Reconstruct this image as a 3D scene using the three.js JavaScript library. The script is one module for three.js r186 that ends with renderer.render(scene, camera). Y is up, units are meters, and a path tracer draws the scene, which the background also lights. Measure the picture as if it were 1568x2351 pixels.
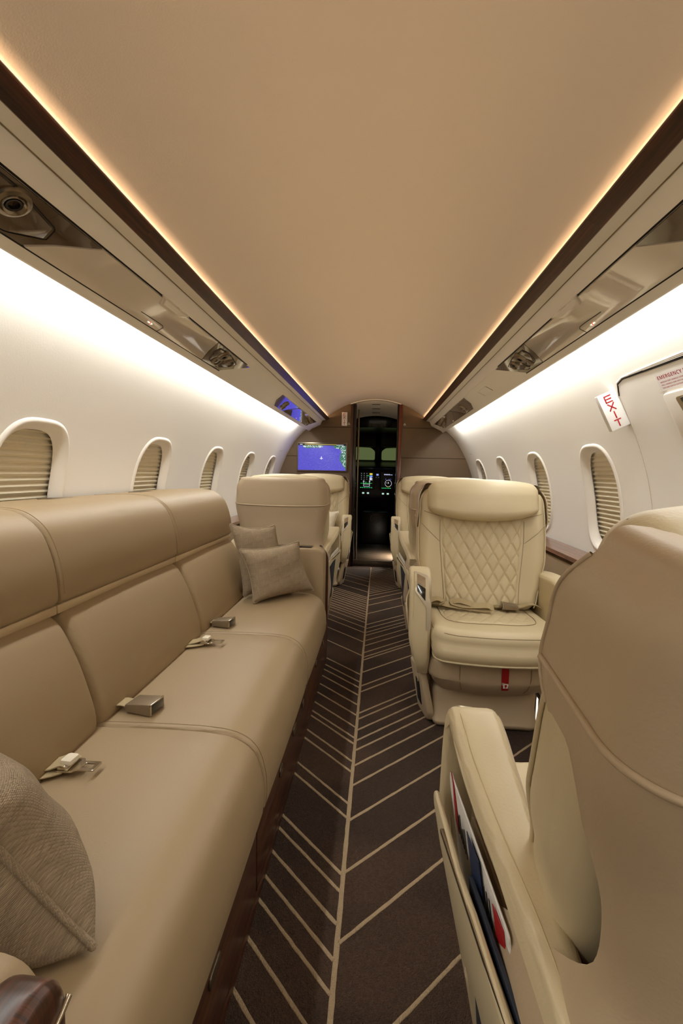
import * as THREE from 'three';
import { mergeGeometries, mergeVertices, toCreasedNormals } from 'three/addons/utils/BufferGeometryUtils.js';
import { RectAreaLightUniformsLib } from 'three/addons/lights/RectAreaLightUniformsLib.js';
import { FontLoader } from 'three/addons/loaders/FontLoader.js';
import { TextGeometry } from 'three/addons/geometries/TextGeometry.js';

// ------------------------------------------------------------------ camera, light, exposure
const scene = new THREE.Scene();
scene.background = new THREE.Color(0x000000);
const D2R = Math.PI / 180;
const camera = new THREE.PerspectiveCamera(2 * Math.atan(1175.5 / 1045) / D2R, 1568 / 2351, 0.02, 40);
camera.rotation.order = 'YXZ';
camera.position.set(0.056, 1.035, 0);
camera.rotation.set(-5.048 * D2R, 4.637 * D2R, 1.2 * D2R);
scene.add(camera);

const renderer = new THREE.WebGLRenderer({ antialias: true });
renderer.toneMapping = THREE.LinearToneMapping;
renderer.toneMappingExposure = 1.0;
renderer.shadowMap.enabled = true;
RectAreaLightUniformsLib.init();

const WASH = 38, COVE = 36;                        // strip brightness (white wall wash, warm ceiling cove)
const WASH_COLOR = new THREE.Color().setRGB(1.0, 0.995, 0.96), COVE_COLOR = new THREE.Color().setRGB(1.0, 0.64, 0.38);
const CABIN_BACK = -1.9, CABIN_FRONT = 4.93;       // distances ahead of the camera; world z = -distance
function strip(x, y, dx, dy, d0, d1, w, color, intensity) {
  const l = new THREE.RectAreaLight(color, intensity, Math.abs(d1 - d0), w);
  l.position.set(x, y, -(d0 + d1) / 2);
  // local -z points along (dx,dy,0); local x runs along the cabin
  const zAxis = new THREE.Vector3(-dx, -dy, 0).normalize(), xAxis = new THREE.Vector3(0, 0, 1), yAxis = new THREE.Vector3().crossVectors(zAxis, xAxis);
  l.quaternion.setFromRotationMatrix(new THREE.Matrix4().makeBasis(xAxis, yAxis, zAxis));
  scene.add(l);
  return l;
}
for (const s of [-1, 1]) {
  strip(s * 0.768, 1.517, s * 0.05, -1, CABIN_BACK + 0.1, 4.66, 0.03, WASH_COLOR, WASH);
  strip(s * 0.531, 1.6035, -s * 0.72, 0.7, CABIN_BACK + 0.1, 4.88, 0.012, COVE_COLOR, COVE);
}

// ------------------------------------------------------------------ helpers
let seed = 12345;
const rnd = () => { seed = (seed * 1664525 + 1013904223) >>> 0; return seed / 4294967296; };
const lerp = (a, b, t) => a + (b - a) * t, clamp = (v, a, b) => Math.min(b, Math.max(a, v));
const sst = (a, b, v) => { const t = clamp((v - a) / (b - a), 0, 1); return t * t * (3 - 2 * t); };
function interp(tab, v) {
  if (v <= tab[0][0]) return tab[0][1];
  for (let i = 1; i < tab.length; i++) if (v <= tab[i][0]) { const t = (v - tab[i - 1][0]) / (tab[i][0] - tab[i - 1][0]); return lerp(tab[i - 1][1], tab[i][1], t * t * (3 - 2 * t)); }
  return tab[tab.length - 1][1];
}
const taken = {};
function numbered(n) { const k = taken[n] = (taken[n] ?? -1) + 1; return k ? n + '_' + String(k).padStart(3, '0') : n; }
function tag(o, label, category, group) { o.userData.label = label; o.userData.category = category; if (group) o.userData.group = group; return o; }
function boxUV(g, long) {                    // uv in metres, one projection plane per triangle
  if (g.index) g = g.toNonIndexed();
  if (!g.attributes.normal) g.computeVertexNormals();
  const p = g.attributes.position, uv = new Float32Array(p.count * 2), a = new THREE.Vector3(), b = new THREE.Vector3(), c = new THREE.Vector3();
  for (let i = 0; i < p.count; i += 3) {
    a.fromBufferAttribute(p, i); b.fromBufferAttribute(p, i + 1).sub(a); c.fromBufferAttribute(p, i + 2).sub(a); b.cross(c);
    const ax = Math.abs(b.x), ay = Math.abs(b.y), az = Math.abs(b.z);
    for (let k = i; k < i + 3; k++) {
      const x = p.getX(k), y = p.getY(k), z = p.getZ(k); let u, v;
      if (long === 'z') { u = z; v = ax > ay ? y : x; if (az > ax && az > ay) { u = x; v = y; } }
      else if (long === 'x') { u = x; v = az > ay ? y : z; }
      else if (long === 'y') { u = y; v = ax > az ? z : x; }
      else if (ay >= ax && ay >= az) { u = x; v = z; } else if (ax >= az) { u = z; v = y; } else { u = x; v = y; }
      uv[2 * k] = u; uv[2 * k + 1] = v;
    }
  }
  g.setAttribute('uv', new THREE.BufferAttribute(uv, 2));
  return g;
}
function volume(g) {
  const p = g.attributes.position, ix = g.index; let s = 0; const n = ix ? ix.count : p.count;
  const a = new THREE.Vector3(), b = new THREE.Vector3(), c = new THREE.Vector3();
  for (let i = 0; i < n; i += 3) {
    a.fromBufferAttribute(p, ix ? ix.getX(i) : i); b.fromBufferAttribute(p, ix ? ix.getX(i + 1) : i + 1); c.fromBufferAttribute(p, ix ? ix.getX(i + 2) : i + 2);
    s += a.dot(b.cross(c));
  }
  return s;
}
function flip(g) { const ix = g.index.array; for (let i = 0; i < ix.length; i += 3) { const t = ix[i]; ix[i] = ix[i + 1]; ix[i + 1] = t; } return g; }
// weld, smooth up to the crease angle, uv in metres
function fin(g, crease = 0.7, long) {
  for (const k of Object.keys(g.attributes)) if (k !== 'position') g.deleteAttribute(k);
  g = mergeVertices(g, 1e-5);
  if (volume(g) < 0) flip(g);
  if (crease > 3) g.computeVertexNormals(); else g = toCreasedNormals(g, crease);
  if (!g.attributes.normal) g.computeVertexNormals();
  return boxUV(g, long);
}
function raw(pos, idx) { const g = new THREE.BufferGeometry(); g.setAttribute('position', new THREE.Float32BufferAttribute(pos, 3)); g.setIndex(idx); return g; }
function mapGeo(g, fn) { const p = g.attributes.position; for (let i = 0; i < p.count; i++) { const q = fn(p.getX(i), p.getY(i), p.getZ(i)); p.setXYZ(i, q[0], q[1], q[2]); } return g; }
function join(list) { return mergeGeometries(list.map(g => { g = g.index ? g.toNonIndexed() : g; const o = new THREE.BufferGeometry(); for (const k of ['position', 'normal', 'uv']) o.setAttribute(k, g.attributes[k]); return o; })); }
// rounded box with grid lines gathered in the corners; deform(x,y,z) -> [x,y,z]
function cushion(w, h, d, r, { k = 3, m = [6, 6, 6], deform, crease = 4, long } = {}) {
  const N = m.map(v => v + 2 * k), H = [w / 2, h / 2, d / 2];
  const g = new THREE.BoxGeometry(1, 1, 1, N[0], N[1], N[2]);
  const pos1 = (t, a) => { const n = N[a], i = Math.round((t + 0.5) * n), rr = Math.min(r, H[a]); if (i <= k) return -H[a] + rr * i / k; if (i >= n - k) return H[a] - rr * (n - i) / k; return -H[a] + rr + (2 * H[a] - 2 * rr) * (i - k) / (n - 2 * k); };
  const v = new THREE.Vector3(), c = new THREE.Vector3();
  mapGeo(g, (x, y, z) => {
    v.set(pos1(x, 0), pos1(y, 1), pos1(z, 2));
    c.set(clamp(v.x, -H[0] + r, H[0] - r), clamp(v.y, -H[1] + r, H[1] - r), clamp(v.z, -H[2] + r, H[2] - r));
    v.sub(c); const L = v.length(); if (L > 1e-9) v.multiplyScalar(r / L);
    v.add(c);
    return deform ? deform(v.x, v.y, v.z) : [v.x, v.y, v.z];
  });
  return fin(g, crease, long);
}
function box(x0, x1, y0, y1, z0, z1, r = 0.004, long) {
  const w = Math.abs(x1 - x0), h = Math.abs(y1 - y0), d = Math.abs(z1 - z0); r = Math.min(r, w * 0.45, h * 0.45, d * 0.45);
  return cushion(w, h, d, r, { k: 1, m: [1, 1, 1], crease: 0.6, long, deform: (x, y, z) => [x + (x0 + x1) / 2, y + (y0 + y1) / 2, z + (z0 + z1) / 2] });
}
function roundPoly(pts, r, seg = 4) {
  const out = [], n = pts.length;
  for (let i = 0; i < n; i++) {
    const p = pts[i], a = pts[(i + n - 1) % n], b = pts[(i + 1) % n], rr = p[2] ?? r;
    const da = [a[0] - p[0], a[1] - p[1]], db = [b[0] - p[0], b[1] - p[1]], la = Math.hypot(...da), lb = Math.hypot(...db), t = Math.min(rr, la * 0.48, lb * 0.48);
    if (t < 1e-5) { out.push([p[0], p[1]]); continue; }
    const A = [p[0] + da[0] / la * t, p[1] + da[1] / la * t], B = [p[0] + db[0] / lb * t, p[1] + db[1] / lb * t];
    for (let s = 0; s <= seg; s++) { const u = s / seg, v = 1 - u; out.push([v * v * A[0] + 2 * u * v * p[0] + u * u * B[0], v * v * A[1] + 2 * u * v * p[1] + u * u * B[1]]); }
  }
  return out;
}
function spline(pts, n, closed = true) {
  const c = new THREE.CatmullRomCurve3(pts.map(p => new THREE.Vector3(p[0], p[1], p[2] ?? 0)), closed, 'centripetal');
  return c.getSpacedPoints(n).slice(0, closed ? n : n + 1).map(p => [p.x, p.y, p.z]);
}
function area2(p) { let s = 0; for (let i = 0; i < p.length; i++) { const a = p[i], b = p[(i + 1) % p.length]; s += a[0] * b[1] - b[0] * a[1]; } return s / 2; }
// extrude a closed 2-D outline along c with rounded ends; map(a,b,c) -> world
function softExtrude(pts, c0, c1, r, { k = 4, m = 1, bulge = 0, map = (a, b, c) => [a, b, c], crease = 0.7, long } = {}) {
  pts = pts.map(p => [p[0], p[1]]);
  if (area2(pts) < 0) pts.reverse();
  const n = pts.length, nor = pts.map((p, i) => {
    const a = pts[(i + n - 1) % n], b = pts[(i + 1) % n];
    let e1 = [p[0] - a[0], p[1] - a[1]], e2 = [b[0] - p[0], b[1] - p[1]]; const l1 = Math.hypot(...e1) || 1, l2 = Math.hypot(...e2) || 1;
    let x = e1[1] / l1 + e2[1] / l2, y = -e1[0] / l1 - e2[0] / l2; const l = Math.hypot(x, y) || 1; return [x / l, y / l];
  });
  const rings = [], L = c1 - c0, sg = Math.sign(L), AL = Math.abs(L);
  for (let i = 0; i <= k; i++) { const th = i / k * Math.PI / 2; rings.push([r * (1 - Math.sin(th)), r * (1 - Math.cos(th))]); }
  for (let i = 1; i < m; i++) rings.push([0, r + (AL - 2 * r) * i / m]);
  for (let i = k; i >= 0; i--) { const th = i / k * Math.PI / 2; rings.push([r * (1 - Math.sin(th)), AL - r * (1 - Math.cos(th))]); }
  const pos = [], idx = [];
  for (const [ins, c] of rings) { const b = bulge * Math.pow(Math.max(0, Math.sin(Math.PI * c / AL)), 0.6) - ins; pts.forEach((p, i) => pos.push(...map(p[0] + nor[i][0] * b, p[1] + nor[i][1] * b, c0 + sg * c))); }
  for (let j = 0; j < rings.length - 1; j++) for (let i = 0; i < n; i++) { const a = j * n + i, b = j * n + (i + 1) % n; idx.push(a, b, a + n, b, b + n, a + n); }
  const tris = THREE.ShapeUtils.triangulateShape(pts.map(p => new THREE.Vector2(p[0], p[1])), []), o = (rings.length - 1) * n;
  for (const t of tris) { idx.push(t[0], t[2], t[1]); idx.push(o + t[0], o + t[1], o + t[2]); }
  return fin(raw(pos, idx), crease, long);
}
function surf(nu, nv, fn, { crease = 4, long } = {}) {
  const pos = [], idx = [];
  for (let j = 0; j <= nv; j++) for (let i = 0; i <= nu; i++) pos.push(...fn(i / nu, j / nv));
  for (let j = 0; j < nv; j++) for (let i = 0; i < nu; i++) { const a = j * (nu + 1) + i; idx.push(a, a + 1, a + nu + 1, a + 1, a + nu + 2, a + nu + 1); }
  const g = raw(pos, idx); g.computeVertexNormals(); return boxUV(g, long);
}
function tube(pts, r, n = 0, seg = 6, closed = false) {
  const c = new THREE.CatmullRomCurve3(pts.map(p => new THREE.Vector3(...p)), closed, 'centripetal');
  const g = new THREE.TubeGeometry(c, n || pts.length * 4, r, seg, closed); return boxUV(g);
}
function lathe(prof, seg = 24) { const g = new THREE.LatheGeometry(prof.map(p => new THREE.Vector2(p[0], p[1])), seg); return fin(g, 0.6); }
function place(g, pos, dir, up = [0, 1, 0]) {           // moves +y of a geometry onto dir
  const q = new THREE.Quaternion().setFromUnitVectors(new THREE.Vector3(0, 1, 0), new THREE.Vector3(...dir).normalize());
  g = g.clone(); g.applyQuaternion(q); g.translate(...pos); return g;
}
function mesh(name, g, m, parent = scene) {
  const o = new THREE.Mesh(g, m); o.name = parent === scene ? numbered(name) : name; o.castShadow = o.receiveShadow = true; parent.add(o); return o;
}
function group(name, pos = [0, 0, 0], turn = 0) { const o = new THREE.Group(); o.name = numbered(name); o.position.set(...pos); o.rotation.y = turn; scene.add(o); return o; }
function structure(o) { o.userData.kind = 'structure'; return o; }

// ------------------------------------------------------------------ textures and materials
function noiseGrid(n) { const a = new Float32Array(n * n); for (let i = 0; i < n * n; i++) a[i] = rnd(); return a; }
function vnoise(grid, n, x, y) {
  x = ((x % n) + n) % n; y = ((y % n) + n) % n; const i = Math.floor(x), j = Math.floor(y), fx = x - i, fy = y - j, sx = fx * fx * (3 - 2 * fx), sy = fy * fy * (3 - 2 * fy);
  const g = (a, b) => grid[(b % n) * n + (a % n)];
  return lerp(lerp(g(i, j), g(i + 1, j), sx), lerp(g(i, j + 1), g(i + 1, j + 1), sx), sy);
}
const G64 = noiseGrid(64), G16 = noiseGrid(16), G8 = noiseGrid(8);
function dataTex(n, h, fn, srgb, size) {
  const a = new Uint8Array(n * h * 4);
  for (let y = 0; y < h; y++) for (let x = 0; x < n; x++) { const c = fn(x / n, y / h), o = 4 * (y * n + x); a[o] = clamp(c[0], 0, 1) * 255; a[o + 1] = clamp(c[1], 0, 1) * 255; a[o + 2] = clamp(c[2], 0, 1) * 255; a[o + 3] = 255; }
  const t = new THREE.DataTexture(a, n, h); t.wrapS = t.wrapT = THREE.RepeatWrapping; t.magFilter = t.minFilter = THREE.LinearFilter; if (srgb) t.colorSpace = THREE.SRGBColorSpace;
  t.repeat.set(1 / size[0], 1 / size[1]); t.needsUpdate = true; return t;
}
const mono = f => (u, v) => { const c = f(u, v); return [c, c, c]; };
const leatherBump = dataTex(512, 512, mono((u, v) => 0.5 * vnoise(G64, 64, u * 64, v * 64) + 0.3 * vnoise(G64, 64, u * 128 + 7, v * 128 + 3) + 0.2 * vnoise(G16, 16, u * 16, v * 16)), false, [0.16, 0.16]);
const linerBump = dataTex(256, 256, mono((u, v) => 0.6 * vnoise(G64, 64, u * 64, v * 64) + 0.4 * vnoise(G64, 64, u * 64 * 2, v * 64 * 2)), false, [0.12, 0.12]);
const weaveF = (u, v) => { const n = 24, i = Math.floor(u * n), j = Math.floor(v * n), fu = u * n - i, fv = v * n - j, over = (i + j) % 2; const h = over ? Math.sin(Math.PI * fu) * (0.6 + 0.4 * Math.sin(Math.PI * fv)) : Math.sin(Math.PI * fv) * (0.6 + 0.4 * Math.sin(Math.PI * fu)); return [h, over, i, j]; };
const weaveBump = dataTex(384, 384, mono((u, v) => weaveF(u, v)[0]), false, [0.055, 0.055]);
const weaveColor = dataTex(384, 384, (u, v) => { const [h, o, i, j] = weaveF(u, v); const t = 0.72 + 0.22 * (o ? vnoise(G64, 64, i * 1.7, v * 3) : vnoise(G64, 64, u * 3, j * 1.7 + 9)) + 0.12 * h; return [0.70 * t, 0.62 * t, 0.51 * t]; }, true, [0.055, 0.055]);
const carpetColor = dataTex(1024, 1024, (u, v) => {
  const f = vnoise(G64, 64, u * 64 * 6, v * 64 * 6), c = vnoise(G16, 16, u * 16, v * 16), b = vnoise(G8, 8, u * 8 + 2.3, v * 8), q = sst(0.35, 0.75, 0.55 * b + 0.45 * c);
  const t = 0.80 + 0.22 * f + 0.26 * q; return [0.238 * t, 0.172 * t, 0.124 * t];
}, true, [1.7, 1.7]);
const carpetBump = dataTex(512, 512, mono((u, v) => 0.7 * vnoise(G64, 64, u * 128, v * 128) + 0.3 * vnoise(G64, 64, u * 64, v * 64)), false, [0.2, 0.2]);
const woodTex = (r, g, b, red) => dataTex(1024, 256, (u, v) => {
  const w = vnoise(G16, 16, u * 6, v * 4) * 1.6, l = vnoise(G64, 64, u * 8, (v + w * 0.05) * 128), m = vnoise(G64, 64, u * 3 + 5, (v + w * 0.08) * 28), k = Math.pow(vnoise(G64, 64, u * 40, v * 256), 3);
  const t = 0.55 + 0.5 * m + 0.35 * l - 0.35 * k; return [r * t * (1 + red * m), g * t, b * t];
}, true, [1.1, 0.14]);
const darkWood = woodTex(0.30, 0.175, 0.105, 0.1), litRedWood = woodTex(0.42, 0.20, 0.11, 0.15), floorWood = woodTex(0.36, 0.31, 0.26, 0.0), ledgeWood = woodTex(0.50, 0.35, 0.27, 0.05);
const M = (c, rough, o = {}) => { const { rgb, ...rest } = o; return new THREE.MeshPhysicalMaterial({ color: new THREE.Color(c), roughness: rough, ...rest }); };
const MAT = {
  liner: M(0xf6f2ea, 0.62, { bumpMap: linerBump, bumpScale: 0.00012 }),
  ceiling: M(0xe3d9c8, 0.85, { bumpMap: linerBump, bumpScale: 0.0001 }),
  rail: M(0xf6f0e2, 0.55),
  frame: M(0xf2ece2, 0.38),
  seat: M(0xcfbf9b, 0.46, { bumpMap: leatherBump, bumpScale: 0.00018, sheen: 0.1 }),
  seatSeam: M(0x8f7c5a, 0.7),
  quiltSeam: M(0xc9b78e, 0.8),
  panelSilver: M(0xcabfa9, 0.35, { metalness: 0.45 }),
  shell: M(0xb8a487, 0.5, { bumpMap: leatherBump, bumpScale: 0.00018 }),
  sofa: M(0xa08a69, 0.48, { bumpMap: leatherBump, bumpScale: 0.00018 }),
  sofaBand: M(0xc2ab86, 0.5),
  sofaSeam: M(0x8f7959, 0.75),
  pillow: M(0xffffff, 0.95, { map: weaveColor, bumpMap: weaveBump, bumpScale: 0.0007 }),
  pillowPipe: M(0xffffff, 0.95, { map: weaveColor, bumpMap: weaveBump, bumpScale: 0.0005 }),
  whitePillow: M(0xe6dcc6, 0.9, { bumpMap: leatherBump, bumpScale: 0.0005 }),
  carpet: M(0xffffff, 1, { map: carpetColor, bumpMap: carpetBump, bumpScale: 0.003 }),
  stripe: M(0xa58f70, 1, { bumpMap: carpetBump, bumpScale: 0.002 }),
  trimWood: M(0xffffff, 0.35, { map: darkWood, clearcoat: 0.35, clearcoatRoughness: 0.25 }),
  baseWood: M(0xffffff, 0.4, { map: darkWood, clearcoat: 0.35, clearcoatRoughness: 0.22 }),
  litRedWood: M(0xffffff, 0.25, { map: litRedWood, clearcoat: 0.7, clearcoatRoughness: 0.1 }),  // lit, reddish tone of the wood put into its colour
  ledgeWood: M(0xffffff, 0.28, { map: ledgeWood, clearcoat: 0.6, clearcoatRoughness: 0.12 }),
  bulkhead: M(0x6f5a41, 0.6, { bumpMap: leatherBump, bumpScale: 0.00018 }),
  gloss: M(0xded3c2, 0.12, { clearcoat: 1, clearcoatRoughness: 0.04 }),
  bronze: M(0x4e3d2a, 0.1, { clearcoat: 1, clearcoatRoughness: 0.03 }),
  mirrorBronze: M(0x6a5d4c, 0.05, { metalness: 0.85, clearcoat: 1, clearcoatRoughness: 0.02 }),
  chrome: M(0xc9bfae, 0.2, { metalness: 1 }),
  satin: M(0x8d806c, 0.32, { metalness: 0.9 }),
  black: M(0x0c0b0a, 0.4),
  gap: M(0x1a1510, 0.9),  // near-black, stands in for shade in gaps; also seams and hatch seal
  blackGloss: M(0x0b0a09, 0.12, { clearcoat: 1 }),
  belt: M(0xb9a67f, 0.8, { bumpMap: weaveBump, bumpScale: 0.0005 }),
  buckle: M(0x8c7c64, 0.4, { metalness: 0.4 }),
  red: M(0xa81018, 0.55),
  signWhite: M(0xf6f4f0, 0.25),
  exitRed: M(0xb5071c, 0.4),
  hatchSeam: M(0xc6baa4, 0.8),
  shade: M(0xe6dcc2, 0.9),
  glass: M(0xffffff, 0.03, { transmission: 1, thickness: 0, ior: 1.45 }),
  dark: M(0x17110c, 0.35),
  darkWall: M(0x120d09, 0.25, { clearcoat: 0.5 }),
  galleyFloor: M(0xffffff, 0.3, { map: floorWood, clearcoat: 0.4, clearcoatRoughness: 0.2 }),
  paper: M(0xe9e6e0, 0.6),
  navyCover: M(0x232a38, 0.6),
  navy: M(0x1c2f52, 0.5),
};
for (const k in MAT) MAT[k].name = k;
const glow = (c, e) => new THREE.MeshStandardMaterial({ color: 0x202020, roughness: 0.6, emissive: new THREE.Color(c), emissiveIntensity: e });

// ------------------------------------------------------------------ hull profile
const HULL = spline([[0.80, -0.06], [0.90, 0.04], [0.985, 0.18], [1.035, 0.36], [1.062, 0.55], [1.070, 0.70], [1.062, 0.86], [1.038, 1.0], [0.998, 1.13], [0.942, 1.26], [0.880, 1.38], [0.826, 1.475], [0.768, 1.55], [0.70, 1.605], [0.60, 1.645]], 120, false);
const HL = [0]; for (let i = 1; i < HULL.length; i++) HL.push(HL[i - 1] + Math.hypot(HULL[i][0] - HULL[i - 1][0], HULL[i][1] - HULL[i - 1][1]));
const HU = HL[HL.length - 1];
function hullAt(u) { u = clamp(u, 0, HU); let i = 1; while (i < HL.length - 1 && HL[i] < u) i++; const t = (u - HL[i - 1]) / (HL[i] - HL[i - 1]), a = HULL[i - 1], b = HULL[i], x = lerp(a[0], b[0], t), y = lerp(a[1], b[1], t); const A = HULL[Math.max(0, i - 3)], B = HULL[Math.min(HULL.length - 1, i + 2)], l = Math.hypot(B[0] - A[0], B[1] - A[1]); return [x, y, -(B[1] - A[1]) / l, (B[0] - A[0]) / l]; }   // nx,ny point inward
function uAtY(y) { for (let i = 1; i < HULL.length; i++) if (HULL[i][1] >= y) return lerp(HL[i - 1], HL[i], (y - HULL[i - 1][1]) / (HULL[i][1] - HULL[i - 1][1])); return HU; }
// forward bulkhead outline; the liner fairs into it over the last 30 cm
const OUTL = spline([[0.80, -0.06], [0.97, 0.18], [1.030, 0.36], [1.048, 0.55], [1.052, 0.72], [1.048, 0.88], [1.036, 0.99], [0.956, 1.20], [0.842, 1.385], [0.69, 1.522], [0.545, 1.590], [0.500, 1.630]], 120, false);
const OL = [0]; for (let i = 1; i < OUTL.length; i++) OL.push(OL[i - 1] + Math.hypot(OUTL[i][0] - OUTL[i - 1][0], OUTL[i][1] - OUTL[i - 1][1]));
function outAt(f) { const u = clamp(f, 0, 1) * OL[OL.length - 1]; let i = 1; while (i < OL.length - 1 && OL[i] < u) i++; const t = (u - OL[i - 1]) / (OL[i] - OL[i - 1]); return [lerp(OUTL[i - 1][0], OUTL[i][0], t), lerp(OUTL[i - 1][1], OUTL[i][1], t)]; }
const hp = (s, u, d, n = 0) => { const h = hullAt(u); let x = h[0] + h[2] * n, y = h[1] + h[3] * n; const k = sst(4.62, 4.93, d); if (k > 0) { const o = outAt(u / HU); x = lerp(x, o[0] + h[2] * n, k); y = lerp(y, o[1] + h[3] * n, k); } return [s * x, y, -d]; };

// windows: centre distance, superellipse opening on the liner
const WIN_PITCH = 0.77, WIN_D = [-0.965, -0.195, 0.575, 1.345, 2.115, 2.885, 3.655, 4.425];
const WU0 = uAtY(0.735), WU1 = uAtY(1.142), WUC = (WU0 + WU1) / 2, WA = 0.126, WB = (WU1 - WU0) / 2;
const ring = (t, g) => { const c = Math.cos(t), s = Math.sin(t), e = 2 / 3.0; return [Math.sign(c) * Math.pow(Math.abs(c), e) * (WA + g), Math.sign(s) * Math.pow(Math.abs(s), e) * (WB + g)]; };   // (d, u)
const RIM = 0.039;
function wallGeo(s) {
  const pos = [], idx = []; let base = 0;
  const grid = (nu, nv, fn) => { for (let j = 0; j <= nv; j++) for (let i = 0; i <= nu; i++) pos.push(...fn(i / nu, j / nv)); for (let j = 0; j < nv; j++) for (let i = 0; i < nu; i++) { const a = base + j * (nu + 1) + i; idx.push(a, a + 1, a + nu + 1, a + 1, a + nu + 2, a + nu + 1); } base += (nu + 1) * (nv + 1); };
  const ub = WUC - WB - 0.10, ut = WUC + WB + 0.10, hb = WIN_PITCH / 2;
  const bays = WIN_D.map(d => [d - hb, d + hb]);
  const lo = bays[0][0], hi = bays[bays.length - 1][1];
  const all = [[CABIN_BACK, lo], ...bays, [hi, CABIN_FRONT]];
  all.forEach(([a, b], k) => {
    const nd = k === all.length - 1 ? 12 : 6;
    grid(nd, 22, (i, j) => hp(s, lerp(0, ub, j), lerp(a, b, i)));
    grid(nd, 26, (i, j) => hp(s, lerp(ut, HU, j), lerp(a, b, i)));
    if (k === 0 || k === all.length - 1) grid(nd, 16, (i, j) => hp(s, lerp(ub, ut, j), lerp(a, b, i)));
    else {
      const dc = WIN_D[k - 1];
      grid(64, 7, (i, j) => {
        const hu = (ut - ub) / 2, k = (64 - Math.round(i * 64)) % 64, side = Math.floor(k / 16), f = (k % 16) / 8 - 1, R = side === 0 ? [hb, f * hu] : side === 1 ? [-f * hb, hu] : side === 2 ? [-hb, -f * hu] : [f * hb, -hu];
        const t = Math.atan2(R[1] / (WB + RIM), R[0] / (WA + RIM)), q = ring(t, RIM);
        return hp(s, WUC + lerp(q[1], R[1], j), dc + lerp(q[0], R[0], j));
      });
    }
  });
  grid(2, 30, (i, j) => { const p = hp(s, lerp(0, HU, j), 0, -0.09); p[2] = -lerp(CABIN_BACK, CABIN_FRONT, i); return p; });      // outer skin
  let g = raw(pos, idx); g = mergeVertices(g, 2e-4); g.computeVertexNormals(); return boxUV(g);
}
for (const s of [-1, 1]) {
  const w = structure(mesh(s < 0 ? 'wall_left' : 'wall_right', wallGeo(s), MAT.liner));
  tag(w, s < 0 ? 'curved cream cabin sidewall above the long sofa' : 'curved cream cabin sidewall with the emergency hatch', 'wall');
}
function windowFrame(s) {
  // cross-section of the moulded rim: (growth outwards, height inwards)
  const prof = [[0.043, -0.003], [0.040, 0.002], [0.036, 0.006], [0.031, 0.0075], [0.026, 0.006], [0.020, 0.0], [0.011, -0.010], [0.003, -0.018], [-0.004, -0.022]];
  return surf(72, prof.length - 1, (i, j) => { const p = prof[Math.round(j * (prof.length - 1))], t = i * Math.PI * 2, q = ring(t, p[0]); return hp(s, WUC + q[1], q[0], p[1]); });
}
function windowPane(s) { return surf(24, 6, (i, j) => { const q = ring(i * Math.PI * 2, -0.002); const k = j; const a = hp(s, WUC + q[1] * k, q[0] * k, -0.018); return a; }); }
function windowShade(s) {
  const n = 22, pos = [], idx = []; const w = WA + 0.01, h = WB + 0.012;
  for (let k = 0; k <= n * 2; k++) { const u = WUC - h + 2 * h * k / (n * 2), dep = -0.028 - (k % 2 ? 0.012 : 0); for (const d of [-w, w]) pos.push(...hp(s, u, d, dep)); if (k) { const a = 2 * (k - 1); idx.push(a, a + 1, a + 2, a + 1, a + 3, a + 2); } }
  let g = raw(pos, idx).toNonIndexed(); g.computeVertexNormals(); return boxUV(g);
}
const winGeo = {}; for (const s of [-1, 1]) winGeo[s] = [windowFrame(s), windowPane(s), windowShade(s)];
let winNo = 0;
const winPlace = { '-1': ['farthest behind the sofa aft end', 'behind the aft end of the sofa', 'beside the near sofa pillow', 'largest, above the sofa headrests, leftmost in view', 'second, above the sofa middle headrest', 'third, above the sofa front headrest', 'fourth, behind the left forward-facing armchair', 'smallest, next to the bulkhead screen'], '1': ['farthest behind the near armchair', 'behind the near armchair', 'beside the near armchair back', 'inside the emergency hatch at the frame edge', 'tallest in view between near and quilted armchairs', 'beside the quilted armchair headrest', 'behind the quilted armchair headrest', 'smallest, next to the brown right bulkhead'] };
for (const s of [-1, 1]) WIN_D.forEach((d, i) => {
  if (i < 2) { /* aft of the camera, still real windows */ }
  const g = structure(group('window_' + (++winNo), [0, 0, -d]));
  tag(g, (s < 0 ? 'left' : 'right') + ' cabin window with pleated shade, ' + winPlace[s][i], 'window', 'cabin windows');
  mesh('window_frame', winGeo[s][0], MAT.frame, g); mesh('window_shade', winGeo[s][2], MAT.shade, g); mesh('window_pane', winGeo[s][1], MAT.glass, g);
});

// ------------------------------------------------------------------ ceiling, floor, end walls
const CEIL = []; { const R = 0.788, top = 1.808; for (let i = -30; i <= 30; i++) { const x = 0.505 * i / 30; CEIL.push([x, top - (R - Math.sqrt(R * R - x * x))]); } }
{
  const e = CEIL[0][1];
  const full = [[-0.66, e - 0.006], [-0.60, e - 0.014], [-0.55, e - 0.010], [-0.525, e - 0.006], ...CEIL, [0.525, e - 0.006], [0.55, e - 0.010], [0.60, e - 0.014], [0.66, e - 0.006]];
  const poly = [...full, [0.66, 1.68], [0.3, 1.86], [-0.3, 1.86], [-0.66, 1.68]];
  const c = structure(mesh('ceiling', softExtrude(poly, -CABIN_BACK, -CABIN_FRONT, 0, { k: 1, m: 8, crease: 0.5 }), MAT.ceiling));
  tag(c, 'arched beige fabric cabin ceiling with warm cove glow', 'ceiling');
}
const floor = structure(mesh('floor', box(-1.0, 1.0, -0.06, 0, -4.96, 1.9, 0.001), MAT.carpet));
tag(floor, 'dark brown cabin carpet with cream herringbone lines', 'floor');
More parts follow.
